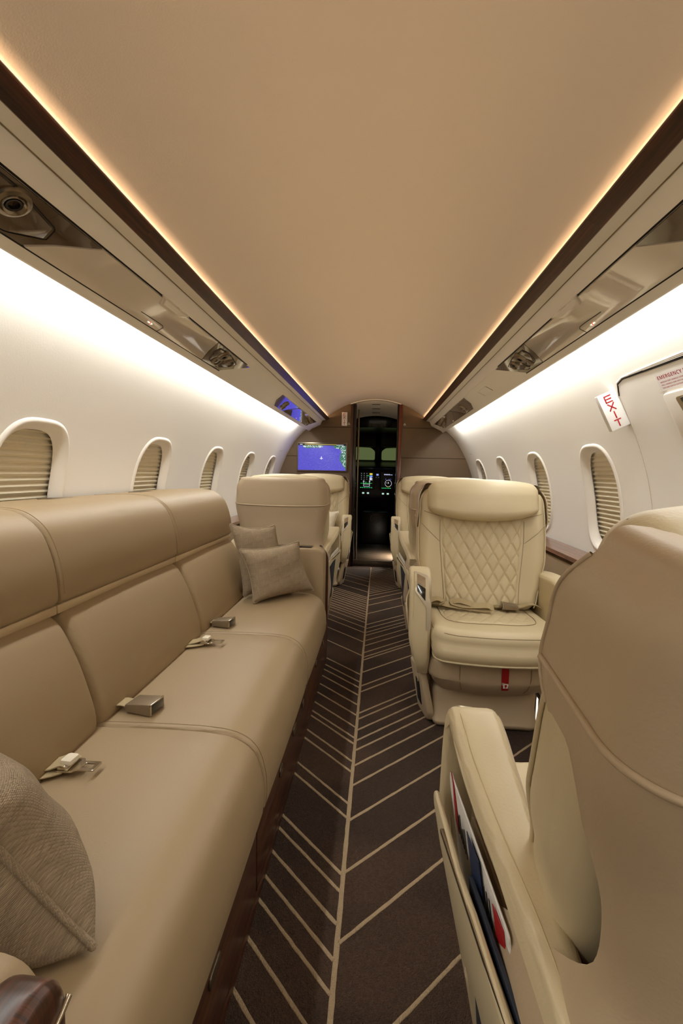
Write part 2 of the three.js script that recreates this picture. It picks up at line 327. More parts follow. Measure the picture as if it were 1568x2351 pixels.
{
  const SX = -0.008, K = 0.945, W2 = 0.0043;
  const rib = (x0, d0, x1, d1, w) => {
    const n = Math.max(2, Math.round(Math.hypot(x1 - x0, d1 - d0) / 0.02)), pos = [], idx = [], dx = x1 - x0, dd = d1 - d0, l = Math.hypot(dx, dd), nx = -dd / l, nd = dx / l;
    for (let i = 0; i <= n; i++) { const t = i / n, j1 = (rnd() - 0.5) * 0.0014, j2 = (rnd() - 0.5) * 0.0014, x = x0 + dx * t, d = d0 + dd * t; for (const [q, y] of [[-w + j1, 0], [-w * 0.7 + j1, 0.0015], [w * 0.7 + j2, 0.0015], [w + j2, 0]]) pos.push(x + nx * q, y + 0.0002, -(d + nd * q)); if (i) for (let c = 0; c < 3; c++) { const a = 4 * (i - 1) + c; idx.push(a, a + 1, a + 4, a + 1, a + 5, a + 4); } }
    const g = raw(pos, idx); g.computeVertexNormals(); return boxUV(g);
  };
  mesh('carpet_stripe', rib(SX, CABIN_BACK + 0.02, SX, 4.92, 0.0060), MAT.stripe, floor);
  const Ls = [4.36, 4.25, 4.076, 3.876, 3.703, 3.654, 3.595, 3.543, 3.48, 3.427, 3.369, 3.309, 3.246, 3.191, 3.139, 3.07, 2.969, 2.87, 2.71, 2.498, 2.256, 2.172, 2.113, 2.038, 1.949, 1.861, 1.769, 1.694, 1.655, 1.548, 1.491, 1.338, 1.28, 1.086, 1.037, 0.954, 0.877, 0.813, 0.721, 0.619, 0.50, 0.38, 0.33, 0.2, 0.0, -0.15, -0.3, -0.5, -0.7, -0.9, -1.2, -1.5];
  const Rs = [4.7, 4.62, 4.55, 4.49, 4.43, 4.37, 4.31, 4.25, 4.19, 4.13, 4.07, 4.01, 3.95, 3.89, 3.832, 3.752, 3.642, 3.482, 3.271, 3.029, 2.948, 2.876, 2.819, 2.729, 2.647, 2.544, 2.477, 2.439, 2.283, 2.131, 2.071, 1.879, 1.832, 1.75, 1.678, 1.615, 1.526, 1.423, 1.271, 1.093, 0.914, 0.663, 0.45, 0.22, 0.1, -0.1, -0.3, -0.5, -0.8, -1.1, -1.4];
  for (const [list, s] of [[Ls, -1], [Rs, 1]]) for (const d of list) { const xe = Math.min(0.85, (4.9 - d) / K); if (xe > 0.05) mesh('carpet_stripe', rib(SX + s * 0.004, d, SX + s * xe, d + K * xe, W2), MAT.stripe, floor); }
}
{ // closed aft end of the cabin, behind the camera
  const w = structure(mesh('wall_back', box(-1.15, 1.15, -0.06, 1.88, -CABIN_BACK, -CABIN_BACK + 0.06, 0.001), MAT.liner)); tag(w, 'cream aft cabin partition behind the viewpoint', 'wall');
}

// ------------------------------------------------------------------ overhead rails
const RAILP = [[0.531, 1.585], [0.563, 1.580], [0.5665, 1.5815], [0.5875, 1.535], [0.6885, 1.484], [0.7065, 1.4665], [0.712, 1.4655], [0.716, 1.4705], [0.716, 1.500], [0.69, 1.535], [0.62, 1.600], [0.555, 1.603], [0.537, 1.597]];
const WOODP = [[0.4955, 1.6045], [0.4965, 1.6015], [0.529, 1.583], [0.533, 1.585], [0.533, 1.592], [0.503, 1.6105], [0.498, 1.609]];
for (const s of [-1, 1]) {
  const side = s < 0 ? 'above the sofa' : 'above the quilted armchair';
  const rl = structure(mesh(s < 0 ? 'trim_1' : 'trim_2', softExtrude(RAILP, -CABIN_BACK, -4.92, 0, { k: 1, m: 4, crease: 0.35, map: (a, b, c) => [s * a, b, c] }), MAT.rail));
  tag(rl, 'long cream overhead service rail ' + side, 'rail');
  const wt = structure(mesh(s < 0 ? 'trim_3' : 'trim_4', softExtrude(WOODP, -CABIN_BACK, -4.92, 0, { k: 1, m: 4, crease: 0.35, long: 'z', map: (a, b, c) => [s * a, b, c] }), MAT.trimWood));
  tag(wt, 'dark wood strip along the ceiling glow ' + side, 'trim');
  // darker strip painting the shade of a groove between the two cream bands
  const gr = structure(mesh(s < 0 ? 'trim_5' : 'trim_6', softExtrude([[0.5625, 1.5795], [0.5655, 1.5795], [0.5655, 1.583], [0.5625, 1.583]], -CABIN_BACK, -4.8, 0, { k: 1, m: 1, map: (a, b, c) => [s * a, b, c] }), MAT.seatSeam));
  tag(gr, 'thin darker strip painted as groove shade in the overhead rail ' + side, 'trim');
  // the light strips themselves
  const wl = mesh('wall_wash_light', softExtrude([[0.752, 1.5185], [0.784, 1.5185], [0.784, 1.527], [0.752, 1.527]], -CABIN_BACK - 0.1, -4.66, 0, { k: 1, m: 1, map: (a, b, c) => [s * a, b, c] }), glow(WASH_COLOR, 1.0));
  tag(wl, 'white strip light hidden behind the rail ' + side, 'strip light', 'wall wash strip lights');
  const cl = mesh('cove_light', softExtrude([[0.5255, 1.598], [0.5365, 1.604], [0.5365, 1.598], [0.527, 1.5935]], -CABIN_BACK - 0.1, -4.88, 0, { k: 1, m: 1, map: (a, b, c) => [s * a, b, c] }), glow(COVE_COLOR, 1.0));
  tag(cl, 'warm amber cove light behind the wood strip ' + side, 'strip light', 'cove strip lights');
}
// point on the slanted underside of the rail: v 0 at the inner edge .. 1 at the outer edge, n below the surface
const RU0 = [0.5875, 1.535], RU1 = [0.6885, 1.484], RUL = Math.hypot(0.101, 0.051), RUN = [-0.051 / RUL, -0.101 / RUL];
const ru = (s, v, d, n = 0) => [s * (lerp(RU0[0], RU1[0], v) + RUN[0] * n), lerp(RU0[1], RU1[1], v) + RUN[1] * n, -d];
function railPlate(s, outline, n0, n1, r = 0.001, crease = 0.5) { return softExtrude(outline, n0, n1, Math.min(r, Math.abs(n1 - n0) * 0.49), { k: 2, m: 1, crease, map: (a, b, c) => ru(s, b, a, c) }); }

// ------------------------------------------------------------------ overhead service panels
function nozzle(parent, s, v, d, R) {
  const q = ru(s, v, d, 0.004), dir = [s * RUN[0], RUN[1], 0];
  const g = mesh('air_nozzle', place(lathe([[0.0, -0.006], [R * 0.42, -0.006], [R * 0.46, 0.010], [R * 0.56, 0.013], [R * 0.62, 0.009], [R * 0.72, 0.012], [R * 0.92, 0.009], [R, 0.002], [R * 0.98, -0.004], [0, -0.008]], 28), q, dir), MAT.satin, parent);
  mesh('nozzle_bore', place(lathe([[0, 0.0], [R * 0.40, 0.0], [R * 0.41, 0.011], [R * 0.30, 0.0105], [R * 0.28, 0.003], [0, 0.003]], 24), q, dir), MAT.black, g);
}
function readingLamp(parent, s, v, d, R) {
  const q = ru(s, v, d, 0.004), dir = [s * (RUN[0] - 0.25), RUN[1], 0.1];
  const g = mesh('reading_lamp', place(lathe([[0, -0.01], [R, -0.004], [R * 1.02, 0.006], [R * 0.86, 0.013], [R * 0.74, 0.010], [R * 0.7, 0.004], [0, 0.003]], 24), q, dir), MAT.satin, parent);
  mesh('lamp_lens', place(lathe([[0, 0.003], [R * 0.68, 0.004], [R * 0.62, 0.008], [0, 0.010]], 20), q, dir), MAT.blackGloss, g);
}
function noSmoking(parent, s, v, d) {
  const cig = mesh('no_smoking_light', join([box(-0.010, 0.010, -0.0006, 0.0006, -0.0022, 0.0022, 0.0002), box(0.004, 0.0065, -0.0006, 0.0006, 0.0022, 0.006, 0.0002)].map(g => { mapGeo(g, (x, y, z) => ru(s, v + z * 9, d + x * 1.3, 0.0058 + y)); g.computeVertexNormals(); return g; })), glow(0xfff2dc, 1.2), parent);
  mesh('no_smoking_bar', (() => { const g = box(-0.0018, 0.0018, -0.0006, 0.0006, -0.005, 0.005, 0.0002); mapGeo(g, (x, y, z) => ru(s, v + z * 9, d + x + z * 0.9, 0.0066 + y)); g.computeVertexNormals(); return g; })(), glow(0xe04818, 1.0), cig);
}
for (const s of [-1, 1]) {
  const o = s < 0 ? 0 : 0.03, where = s < 0 ? 'over the sofa' : 'over the quilted armchair';
  // long gloss panel between two bronze outlets
  const p = group('overhead_service_panel'); tag(p, 'long glossy beige service panel with latch ' + where, 'service panel');
  mesh('panel', railPlate(s, roundPoly([[0.92 + o, 0.97], [1.86 + o, 0.97], [1.815 + o, 0.5], [1.79 + o, 0.03], [1.045 + o, 0.03], [0.96 + o, 0.6]], 0.004, 2), -0.004, 0.005, 0.0015), MAT.gloss, p);
  mesh('panel_gap_shade', railPlate(s, [[0.55, 0.975], [2.08 + o, 0.975], [2.08 + o, 1.03], [0.55, 1.03]], -0.004, 0.0008, 0.0002), MAT.gap, p);  // near-black strip painted where the gap would be in shade
  mesh('edge_gap_shade', railPlate(s, [[0.55, -0.012], [2.18 + o, -0.012], [2.18 + o, 0.02], [0.55, 0.02]], -0.004, 0.0008, 0.0002), MAT.gap, p);  // painted dark for the shade along the inner edge
  const hn = mesh('latch', railPlate(s, roundPoly([[1.32 + o, -0.03], [1.50 + o, -0.03], [1.455 + o, 0.22], [1.345 + o, 0.22]], 0.006, 3), -0.002, 0.0105, 0.004), MAT.gloss, p);
  mesh('latch_recess', railPlate(s, [[1.335 + o, -0.02], [1.485 + o, -0.02], [1.450 + o, 0.13], [1.352 + o, 0.13]], 0.002, 0.0112, 0.001), MAT.rail, hn);
  const hatchLine = [[1.335 + o, 0.72], [1.472 + o, 0.72], [1.480 + o, 0.75], [1.480 + o, 0.975]].map(q => ru(s, q[1], q[0], 0.0052));
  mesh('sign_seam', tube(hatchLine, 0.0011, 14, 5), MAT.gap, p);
  noSmoking(p, s, 0.86, 1.415 + o);
  // bronze outlet unit forward of the panel
  for (const [a, sp, txt] of [[0, 1, 'second glossy bronze outlet ' + where + ', middle of the rail'], [1, -1, 'nearest glossy bronze outlet ' + where + ', cut by the frame edge']]) {
    const g = group('overhead_outlet'); tag(g, txt, 'air outlet');
    const D = d => (a ? 2.825 - d : d) + o;                 // the near unit is the mirror image
    const out = a ? [[0.914, 0.97], [0.955, 0.6], [1.04, 0.03], [0.60, 0.03], [0.60, 0.97]].map(q => [q[0] + o, q[1]]) : [[1.865, 0.97], [1.82, 0.5], [1.795, 0.03], [2.225, 0.03], [2.06, 0.97]].map(q => [q[0] + o, q[1]]);
    mesh('outlet_plate', railPlate(s, roundPoly(out, 0.003, 2), -0.004, 0.004, 0.0012), MAT.bronze, g);
    const bez = a ? [[0.865, 0.93], [0.935, 0.60], [0.925, 0.30], [0.80, 0.10], [0.64, 0.10], [0.64, 0.93]].map(q => [q[0] + o, q[1]]) : [[1.89, 0.78], [1.845, 0.42], [1.85, 0.13], [1.98, 0.12], [2.10, 0.28], [2.075, 0.62], [2.01, 0.90]].map(q => [q[0] + o, q[1]]);
    const bz = roundPoly(bez, 0.02, 5);
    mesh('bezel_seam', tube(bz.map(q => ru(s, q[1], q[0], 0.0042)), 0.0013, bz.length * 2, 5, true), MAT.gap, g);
    mesh('outlet_dish', railPlate(s, bz.map(q => { const c = a ? [0.80 + o, 0.52] : [1.96 + o, 0.48]; return [lerp(c[0], q[0], 0.93), lerp(c[1], q[1], 0.93)]; }), 0.000, 0.0075, 0.0035), MAT.bronze, g);
    if (a) { nozzle(g, s, 0.36, 0.818 + o, 0.034); readingLamp(g, s, 0.66, 0.70 + o, 0.028); }
    else { nozzle(g, s, 0.32, 1.93 + o, 0.030); readingLamp(g, s, 0.62, 1.935 + o, 0.027); readingLamp(g, s, 0.40, 2.035 + o, 0.022); }
  }
  // forward mirror-gloss unit near the bulkhead
  const f0 = s < 0 ? 3.01 : 3.08, f1 = s < 0 ? 4.55 : 4.62;
  const f = group('overhead_service_panel'); tag(f, s < 0 ? 'dark mirror-gloss service panel by the bulkhead screen, reflecting blue' : 'dark mirror-gloss service panel by the right bulkhead', 'service panel');
  mesh('panel', railPlate(s, roundPoly([[f0 + 0.15, 0.97], [f1 - 0.04, 0.97], [f1 + 0.06, 0.04], [f0, 0.04], [f0 + 0.05, 0.6]], 0.01, 3), -0.004, 0.004, 0.0012), MAT.bronze, f);
  mesh('gloss_insert', railPlate(s, roundPoly([[f0 + 0.42, 0.95], [f1 - 0.30, 0.95], [f1 - 0.18, 0.06], [f0 + 0.62, 0.06], [f0 + 0.50, 0.5]], 0.01, 3), 0.000, 0.0062, 0.0012), MAT.mirrorBronze, f);
  const lt = mesh('latch', railPlate(s, roundPoly([[f0 + 0.93, 0.0], [f0 + 1.13, 0.0], [f0 + 1.09, 0.2], [f0 + 0.96, 0.2]], 0.006, 3), -0.002, 0.010, 0.003), MAT.gloss, f);
  noSmoking(f, s, 0.84, f0 + 0.92);
  nozzle(f, s, 0.42, f0 + 0.27, 0.027); readingLamp(f, s, 0.70, f0 + 0.30, 0.022); nozzle(f, s, 0.42, f1 - 0.08, 0.025); readingLamp(f, s, 0.70, f1 - 0.12, 0.022);
}
{ const g = group('speaker_panel'); tag(g, 'small flush square panel in the right overhead rail', 'panel'); mesh('cover', railPlate(1, roundPoly([[2.60, 0.75], [2.78, 0.75], [2.78, 0.32], [2.60, 0.32]], 0.01, 2), -0.002, 0.0014, 0.0006), MAT.rail, g);
  for (const d of [2.60, 2.78]) mesh('cover_seam', tube([ru(1, 0.34, d, 0.001), ru(1, 0.74, d, 0.001)], 0.0012, 4, 5), MAT.seatSeam, g); }

// ------------------------------------------------------------------ forward bulkhead with the doorway
const ZB = -CABIN_FRONT;
const LOW = spline([[0.80, -0.05], [0.98, 0.2], [1.035, 0.40], [1.045, 0.55]], 12, false).map(p => [p[0], p[1]]).slice(0, -1);
const ARCH = CEIL.filter(p => p[0] >= 0).map(p => [p[0], p[1] + 0.004]).reverse();            // from the edge to the middle
const OUT = OUTL.filter(p => p[1] > 0.55).map(p => [p[0], p[1]]);
const HALF = [...LOW, ...OUT, ...ARCH];
function clipY(poly, y0, y1) {
  const cut = (P, f) => { const o = []; for (let i = 0; i < P.length; i++) { const a = P[i], b = P[(i + 1) % P.length], fa = f(a), fb = f(b); if (fa >= 0) o.push(a); if (fa * fb < 0) { const t = fa / (fa - fb); o.push([lerp(a[0], b[0], t), lerp(a[1], b[1], t)]); } } return o; };
  return cut(cut(poly, p => p[1] - y0), p => y1 - p[1]);
}
function clipX(poly, x0) { const o = []; for (let i = 0; i < poly.length; i++) { const a = poly[i], b = poly[(i + 1) % poly.length], fa = a[0] - x0, fb = b[0] - x0; if (fa >= 0) o.push(a); if (fa * fb < 0) { const t = fa / (fa - fb); o.push([x0, lerp(a[1], b[1], t)]); } } return o; }
{
  const full = [...HALF, [0, 1.8], [0, -0.05]];
  const wf = structure(new THREE.Group()); wf.name = 'wall_front'; scene.add(wf); tag(wf, 'brown leather forward bulkhead with narrow cockpit doorway', 'wall');
  for (const s of [-1, 1]) {
    const x0 = s < 0 ? 0.262 : 0.282;
    const P = clipX(full, x0);
    for (const [a, b] of [[-0.05, 1.195], [1.1985, 1.510], [1.5135, 1.9]]) {
      const q = clipY(P, a, b).filter((p, i, A) => { const n = A[(i + 1) % A.length]; return Math.hypot(p[0] - n[0], p[1] - n[1]) > 1e-4; });
      mesh('bulkhead_panel', softExtrude(q, ZB, ZB - 0.03, 0.002, { k: 2, crease: 0.5, map: (x, y, z) => [s * x, y, z] }), MAT.bulkhead, wf);
    }
    mesh('backing_panel', softExtrude(P, ZB - 0.028, ZB - 0.06, 0.0005, { k: 1, crease: 0.5, map: (x, y, z) => [s * x, y, z] }), MAT.dark, wf);
    // door post: wood edge, dark return
    const w0 = s < 0 ? -0.262 : 0.246, w1 = s < 0 ? -0.236 : 0.282;
    mesh('door_post', box(w0, w1, 0, 1.775 - 0.02, ZB + 0.012, ZB - 0.10, 0.003, 'y'), s < 0 ? MAT.baseWood : MAT.litRedWood, wf);  // right post coloured reddish as if lit, left post kept dark
    mesh('door_return', box(s < 0 ? -0.236 : 0.230, s < 0 ? -0.205 : 0.246, 0, 1.76, ZB - 0.004, ZB - 0.14, 0.003), MAT.darkWall, wf);
  }
  const head = []; for (const p of CEIL) if (Math.abs(p[0]) <= 0.284) head.push([p[0], p[1] + 0.004]);
  const hb = head.map(p => [p[0], p[1] - 0.012]).reverse();
  mesh('door_header', softExtrude([...head, ...hb], ZB + 0.01, ZB - 0.03, 0.001, { k: 1, crease: 0.5 }), MAT.rail, wf);
  mesh('door_edge_strip', box(-0.196, -0.176, 0.03, 1.72, ZB - 0.14, ZB - 0.165, 0.004), MAT.satin, wf);
}
// ------------------------------------------------------------------ galley passage and cockpit beyond
{
  const gz = -4.99, gz1 = -6.15;
  const gc = structure(mesh('trim_7', surf(16, 6, (i, j) => { const x = lerp(-0.34, 0.34, i); return [x, 1.808 - (0.788 - Math.sqrt(0.788 ** 2 - x * x)) - 0.012 - 0.085 * j, lerp(-4.94, -5.55, j)]; }), MAT.rail)); tag(gc, 'small cream ceiling panel inside the cockpit doorway', 'ceiling panel');
  for (let k = 0; k < 3; k++) { const o = mesh('ceiling_vent_slot', box(-0.045, 0.045, 1.772 - k * 0.024, 1.776 - k * 0.024, -5.06 - k * 0.16, -5.075 - k * 0.16, 0.001), MAT.dark); tag(o, ['nearest', 'middle', 'farthest'][k] + ' dark slot in the ceiling panel inside the doorway', 'vent slot', 'slots in the doorway ceiling'); }
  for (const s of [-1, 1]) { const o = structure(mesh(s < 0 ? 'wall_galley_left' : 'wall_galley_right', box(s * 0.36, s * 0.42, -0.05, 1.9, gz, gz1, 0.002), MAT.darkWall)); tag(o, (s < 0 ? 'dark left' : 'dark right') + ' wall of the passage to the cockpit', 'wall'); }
  const st = group('galley_step', [0, 0, 0]); tag(st, 'dark wood step lit from the side in the cockpit doorway', 'step');
  mesh('riser', box(-0.36, 0.36, -0.05, 0.055, -5.02, -5.06, 0.004, 'x'), MAT.galleyFloor, st);
  mesh('tread', box(-0.36, 0.36, -0.05, 0.06, -5.06, -6.15, 0.004, 'x'), MAT.galleyFloor, st);
  const dl = group('floor_courtesy_light'); tag(dl, 'small white courtesy light low beside the doorway step', 'courtesy light'); mesh('lens', box(0.342, 0.358, 0.15, 0.19, -5.12, -5.42, 0.003), glow(0xfff0dc, 1.0), dl); mesh('bezel', box(0.350, 0.362, 0.14, 0.20, -5.10, -5.44, 0.003), MAT.satin, dl);
  const rl = new THREE.RectAreaLight(0xfff0dc, 320, 0.30, 0.04); rl.position.set(0.338, 0.17, -5.27); rl.lookAt(0.0, 0.02, -5.27); scene.add(rl);
  // cockpit shell
  const fr = structure(new THREE.Group()); fr.name = 'door_1'; scene.add(fr); tag(fr, 'dark cockpit door frame at the end of the passage', 'door frame');
  for (const s of [-1, 1]) mesh('frame_post', box(s * 0.27, s * 0.95, -0.3, 1.9, -6.15, -6.20, 0.004), MAT.darkWall, fr);
  mesh('frame_header', box(-0.95, 0.95, 1.63, 1.9, -6.15, -6.20, 0.004), MAT.darkWall, fr);
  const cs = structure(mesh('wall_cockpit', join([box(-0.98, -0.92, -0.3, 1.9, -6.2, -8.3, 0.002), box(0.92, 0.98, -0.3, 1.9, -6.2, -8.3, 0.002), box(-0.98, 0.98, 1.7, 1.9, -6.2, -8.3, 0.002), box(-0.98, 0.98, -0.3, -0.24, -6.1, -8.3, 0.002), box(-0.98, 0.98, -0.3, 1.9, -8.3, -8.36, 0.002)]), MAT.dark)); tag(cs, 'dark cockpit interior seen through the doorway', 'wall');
  // windscreens: dim dusk light behind glass
  const dusk = new THREE.MeshStandardMaterial({ color: 0x101208, roughness: 0.5, emissive: new THREE.Color(0x5d6840), emissiveIntensity: 0.8 });
  const wsz = -7.95;
  for (const s of [-1, 1]) {
    const w = structure(mesh(s < 0 ? 'window_17' : 'window_18', softExtrude(roundPoly(s < 0 ? [[-0.42, 1.25], [-0.03, 1.25], [-0.03, 1.40], [-0.10, 1.46], [-0.42, 1.47]] : [[0.085, 1.25], [0.50, 1.25], [0.50, 1.47], [0.15, 1.455], [0.085, 1.40]], 0.03, 4), wsz, wsz - 0.02, 0.003, { k: 1 }), dusk)); tag(w, (s < 0 ? 'left' : 'right') + ' cockpit windscreen pane with dim greenish dusk', 'windscreen');
  }
  const post = structure(mesh('trim_8', join([box(-0.03, 0.085, 1.2, 1.72, wsz + 0.04, wsz - 0.02, 0.01), box(-0.95, 0.95, 1.47, 1.72, wsz + 0.04, wsz - 0.02, 0.01)]), MAT.dark)); tag(post, 'dark centre post and header of the cockpit windscreen', 'trim');
  // instrument panel
  const ip = group('instrument_panel', [0, 0, 0]); tag(ip, 'dark cockpit instrument panel with glowing displays', 'instrument panel');
  mesh('panel_board', box(-0.85, 0.85, 0.62, 1.13, -7.62, -7.70, 0.01), MAT.dark, ip);
  mesh('glareshield', softExtrude(roundPoly([[-7.50, 1.13], [-7.90, 1.22], [-7.92, 1.10], [-7.55, 1.09]], 0.01, 3), -0.85, 0.85, 0.01, { k: 2, map: (z, y, x) => [x, y, z] }), MAT.dark, ip);
  const cv = (w, h, draw) => { const c = document.createElement('canvas'); c.width = w; c.height = h; const x = c.getContext('2d'); x.fillStyle = '#000'; x.fillRect(0, 0, w, h); draw(x, w, h); const t = new THREE.CanvasTexture(c); t.colorSpace = THREE.SRGBColorSpace; return t; };
  const screen = (name, x0, x1, y0, y1, tex, e, z = -7.618) => { const g = new THREE.PlaneGeometry(x1 - x0, y1 - y0); g.translate((x0 + x1) / 2, (y0 + y1) / 2, z); const o = mesh(name, g, new THREE.MeshStandardMaterial({ color: 0x050505, roughness: 0.25, emissive: 0xffffff, emissiveMap: tex, emissiveIntensity: e }), ip); mesh('bezel', box(x0 - 0.012, x1 + 0.012, y0 - 0.012, y1 + 0.012, z - 0.002, z - 0.012, 0.003), MAT.black, o); return o; };
  screen('synoptic_display', -0.265, -0.03, 0.755, 1.04, cv(220, 270, (x, w, h) => {
    x.fillStyle = '#d8c23a'; x.fillRect(150, 18, 44, 26); x.fillStyle = '#6c96e8'; x.fillRect(150, 54, 44, 26); x.fillStyle = '#dfe6f4'; for (let k = 0; k < 4; k++) x.fillRect(150, 86 + k * 11, 34 + (k % 2) * 12, 8);
    x.fillStyle = '#9aa'; for (let i = 0; i < 3; i++) for (let j = 0; j < 4; j++) x.fillRect(16 + i * 42, 20 + j * 30, 14, 6);
    x.strokeStyle = '#28c850'; x.lineWidth = 6; x.beginPath(); x.arc(126, 70, 16, Math.PI, 0); x.stroke(); x.beginPath(); x.moveTo(10, 178); x.lineTo(190, 178); x.stroke(); x.beginPath(); x.moveTo(94, 150); x.lineTo(94, 178); x.stroke();
    x.strokeStyle = '#eef'; x.lineWidth = 4; for (const c of [60, 152]) { x.beginPath(); x.arc(c, 146, 9, 0, 7); x.stroke(); x.beginPath(); x.moveTo(c, 156); x.lineTo(c, 224); x.stroke(); } x.strokeRect(60, 190, 92, 34);
    x.fillStyle = '#35d07a'; for (let k = 0; k < 7; k++) x.fillRect(8 + k * 28, 240, 16, 10);
  }), 1.2);
  screen('navigation_display', 0.085, 0.30, 0.755, 1.04, cv(210, 270, (x, w, h) => {
    x.fillStyle = '#cfd6ff'; for (let k = 0; k < 5; k++) x.fillRect(50 + k * 20, 26, 12, 16); x.fillRect(148, 34, 36, 6);
    x.strokeStyle = '#e8ecff'; x.lineWidth = 4; x.beginPath(); x.arc(120, 172, 52, 0, 7); x.stroke(); x.fillStyle = '#fff'; x.fillRect(116, 150, 8, 26); x.fillRect(86, 160, 8, 8); x.fillStyle = '#5c6ad0'; x.fillRect(70, 104, 14, 8); x.fillRect(126, 104, 40, 5);
    x.fillStyle = '#35d07a'; for (let k = 0; k < 6; k++) x.fillRect(16 + k * 26, 242, 16, 10); x.fillStyle = '#d8c23a'; x.fillRect(100, 222, 40, 5);
  }), 1.2);
  screen('standby_display', -0.005, 0.06, 0.93, 1.02, cv(64, 88, (x) => { x.fillStyle = '#8fa4f0'; x.fillRect(12, 8, 36, 26); x.fillStyle = '#aab'; x.fillRect(6, 62, 6, 6); x.fillRect(46, 62, 6, 6); }), 1.0);
  for (const [x, y] of [[-0.205, 0.69], [-0.125, 0.69], [0.125, 0.685], [0.205, 0.685]]) { const g = new THREE.PlaneGeometry(0.035, 0.026); g.translate(x, y, -7.617); mesh('keypad_light', g, glow(0xbfe8d8, 0.9), ip); }
  const pd = group('cockpit_pedestal', [0, 0, 0]); tag(pd, 'dark centre pedestal with square latch in the cockpit', 'pedestal'); mesh('pedestal_body', box(-0.2, 0.22, -0.24, 0.42, -7.1, -7.6, 0.02), MAT.dark, pd);
  { const fr2 = [[-0.06, 0.27], [0.06, 0.27], [0.06, 0.36], [-0.06, 0.36]].map(p => [p[0] + 0.01, p[1], -7.095]); mesh('latch', tube(fr2, 0.004, 24, 5, true), MAT.buckle, pd); }
}
// ------------------------------------------------------------------ things on the bulkhead
{
  const tv = group('wall_screen', [-0.566, 1.19, ZB + 0.001]); tag(tv, 'flat screen showing a blue moving map with small aircraft', 'screen');
  const W = 0.545, H = 0.312;
  mesh('screen_frame', softExtrude(roundPoly([[-W / 2, -H / 2], [W / 2, -H / 2], [W / 2, H / 2], [-W / 2, H / 2]], 0.008, 3), 0, 0.022, 0.004, { k: 2 }), MAT.satin, tv);
  const c = document.createElement('canvas'); c.width = 1024; c.height = 580; const x = c.getContext('2d');
  x.fillStyle = '#5550c8'; x.fillRect(0, 0, 1024, 580);
  for (let k = 0; k < 900; k++) { const px = rnd() * 1024, py = 120 + rnd() * 460, r = 2 + rnd() * 6; x.fillStyle = rnd() < 0.5 ? 'rgba(60,56,170,0.35)' : 'rgba(120,118,235,0.35)'; x.beginPath(); x.ellipse(px, py, r * 2.2, r * 0.6, 0.5, 0, 7); x.fill(); }
  for (let k = 0; k < 260; k++) { const t = rnd(), px = 520 + t * 330 + (rnd() - 0.5) * 220, py = 560 - t * 430 + (rnd() - 0.5) * 130, r = 2 + rnd() * 7; x.fillStyle = '#2a2690'; x.beginPath(); x.ellipse(px + r * .5, py + r * .6, r, r * 0.8, 0.4, 0, 7); x.fill(); x.fillStyle = '#8280ee'; x.beginPath(); x.ellipse(px, py, r * 0.8, r * 0.6, 0.4, 0, 7); x.fill(); }
  x.fillStyle = '#3d7a66'; x.beginPath(); x.moveTo(90, 42); x.lineTo(150, 100); x.lineTo(240, 108); x.lineTo(320, 84); x.lineTo(420, 96); x.lineTo(490, 60); x.lineTo(560, 42); x.closePath(); x.fill();
  x.beginPath(); x.moveTo(740, 42); x.lineTo(790, 100); x.lineTo(880, 110); x.lineTo(930, 160); x.lineTo(900, 260); x.lineTo(890, 360); x.lineTo(960, 460); x.lineTo(1010, 540); x.lineTo(1024, 560); x.lineTo(1024, 42); x.closePath(); x.fill();
  for (let k = 0; k < 420; k++) { let px, py; if (k < 160) { px = 110 + rnd() * 420; py = 44 + rnd() * 40; } else { py = 50 + rnd() * 440; px = Math.max(py < 110 ? 760 : 915 - 30 * Math.sin(py / 90), 800) + rnd() * 200; if (px < 910 && py > 112) px = 920 + rnd() * 100; } const r = 3 + rnd() * 10; x.fillStyle = ['#e9f1ec', '#cfe0d6', '#1d4f40', '#f4f6f4', '#2f6d58'][Math.floor(rnd() * 5)]; x.beginPath(); x.ellipse(px, py, r, r * 0.6, rnd() * 3, 0, 7); x.fill(); }
  x.fillStyle = '#101014'; x.fillRect(0, 0, 1024, 42); x.fillStyle = '#e8e8f0'; x.fillRect(36, 17, 56, 12); x.fillRect(818, 22, 150, 11); x.fillStyle = '#b9a446'; x.fillRect(140, 14, 680, 14);
  x.fillStyle = '#fff'; x.save(); x.translate(500, 312); x.fillRect(-5, -36, 10, 66); x.beginPath(); x.moveTo(0, -14); x.lineTo(34, 14); x.lineTo(34, 20); x.lineTo(0, 8); x.lineTo(-34, 20); x.lineTo(-34, 14); x.fill(); x.beginPath(); x.moveTo(0, 20); x.lineTo(15, 32); x.lineTo(-15, 32); x.fill(); x.restore();
  const t = new THREE.CanvasTexture(c); t.colorSpace = THREE.SRGBColorSpace;
  const g = new THREE.PlaneGeometry(W - 0.026, H - 0.026); g.translate(0, 0, 0.0232);
  mesh('display', g, new THREE.MeshStandardMaterial({ color: 0x080808, roughness: 0.2, emissive: 0xffffff, emissiveMap: t, emissiveIntensity: 1.0 }), tv);
  const l = new THREE.RectAreaLight(0x5a56d8, 0.6, W - 0.03, H - 0.03); l.position.set(-0.566, 1.19, ZB + 0.026); l.lookAt(-0.566, 1.19, 0); scene.add(l);
}
const fontBold = await new FontLoader().loadAsync('fonts/droid/droid_sans_bold.typeface.json');
function letter(ch, size, depth) { const g = new TextGeometry(ch, { font: fontBold, size, depth, curveSegments: 3, bevelEnabled: false }); g.computeBoundingBox(); const b = g.boundingBox; g.translate(-(b.min.x + b.max.x) / 2, -(b.min.y + b.max.y) / 2, 0); return g; }
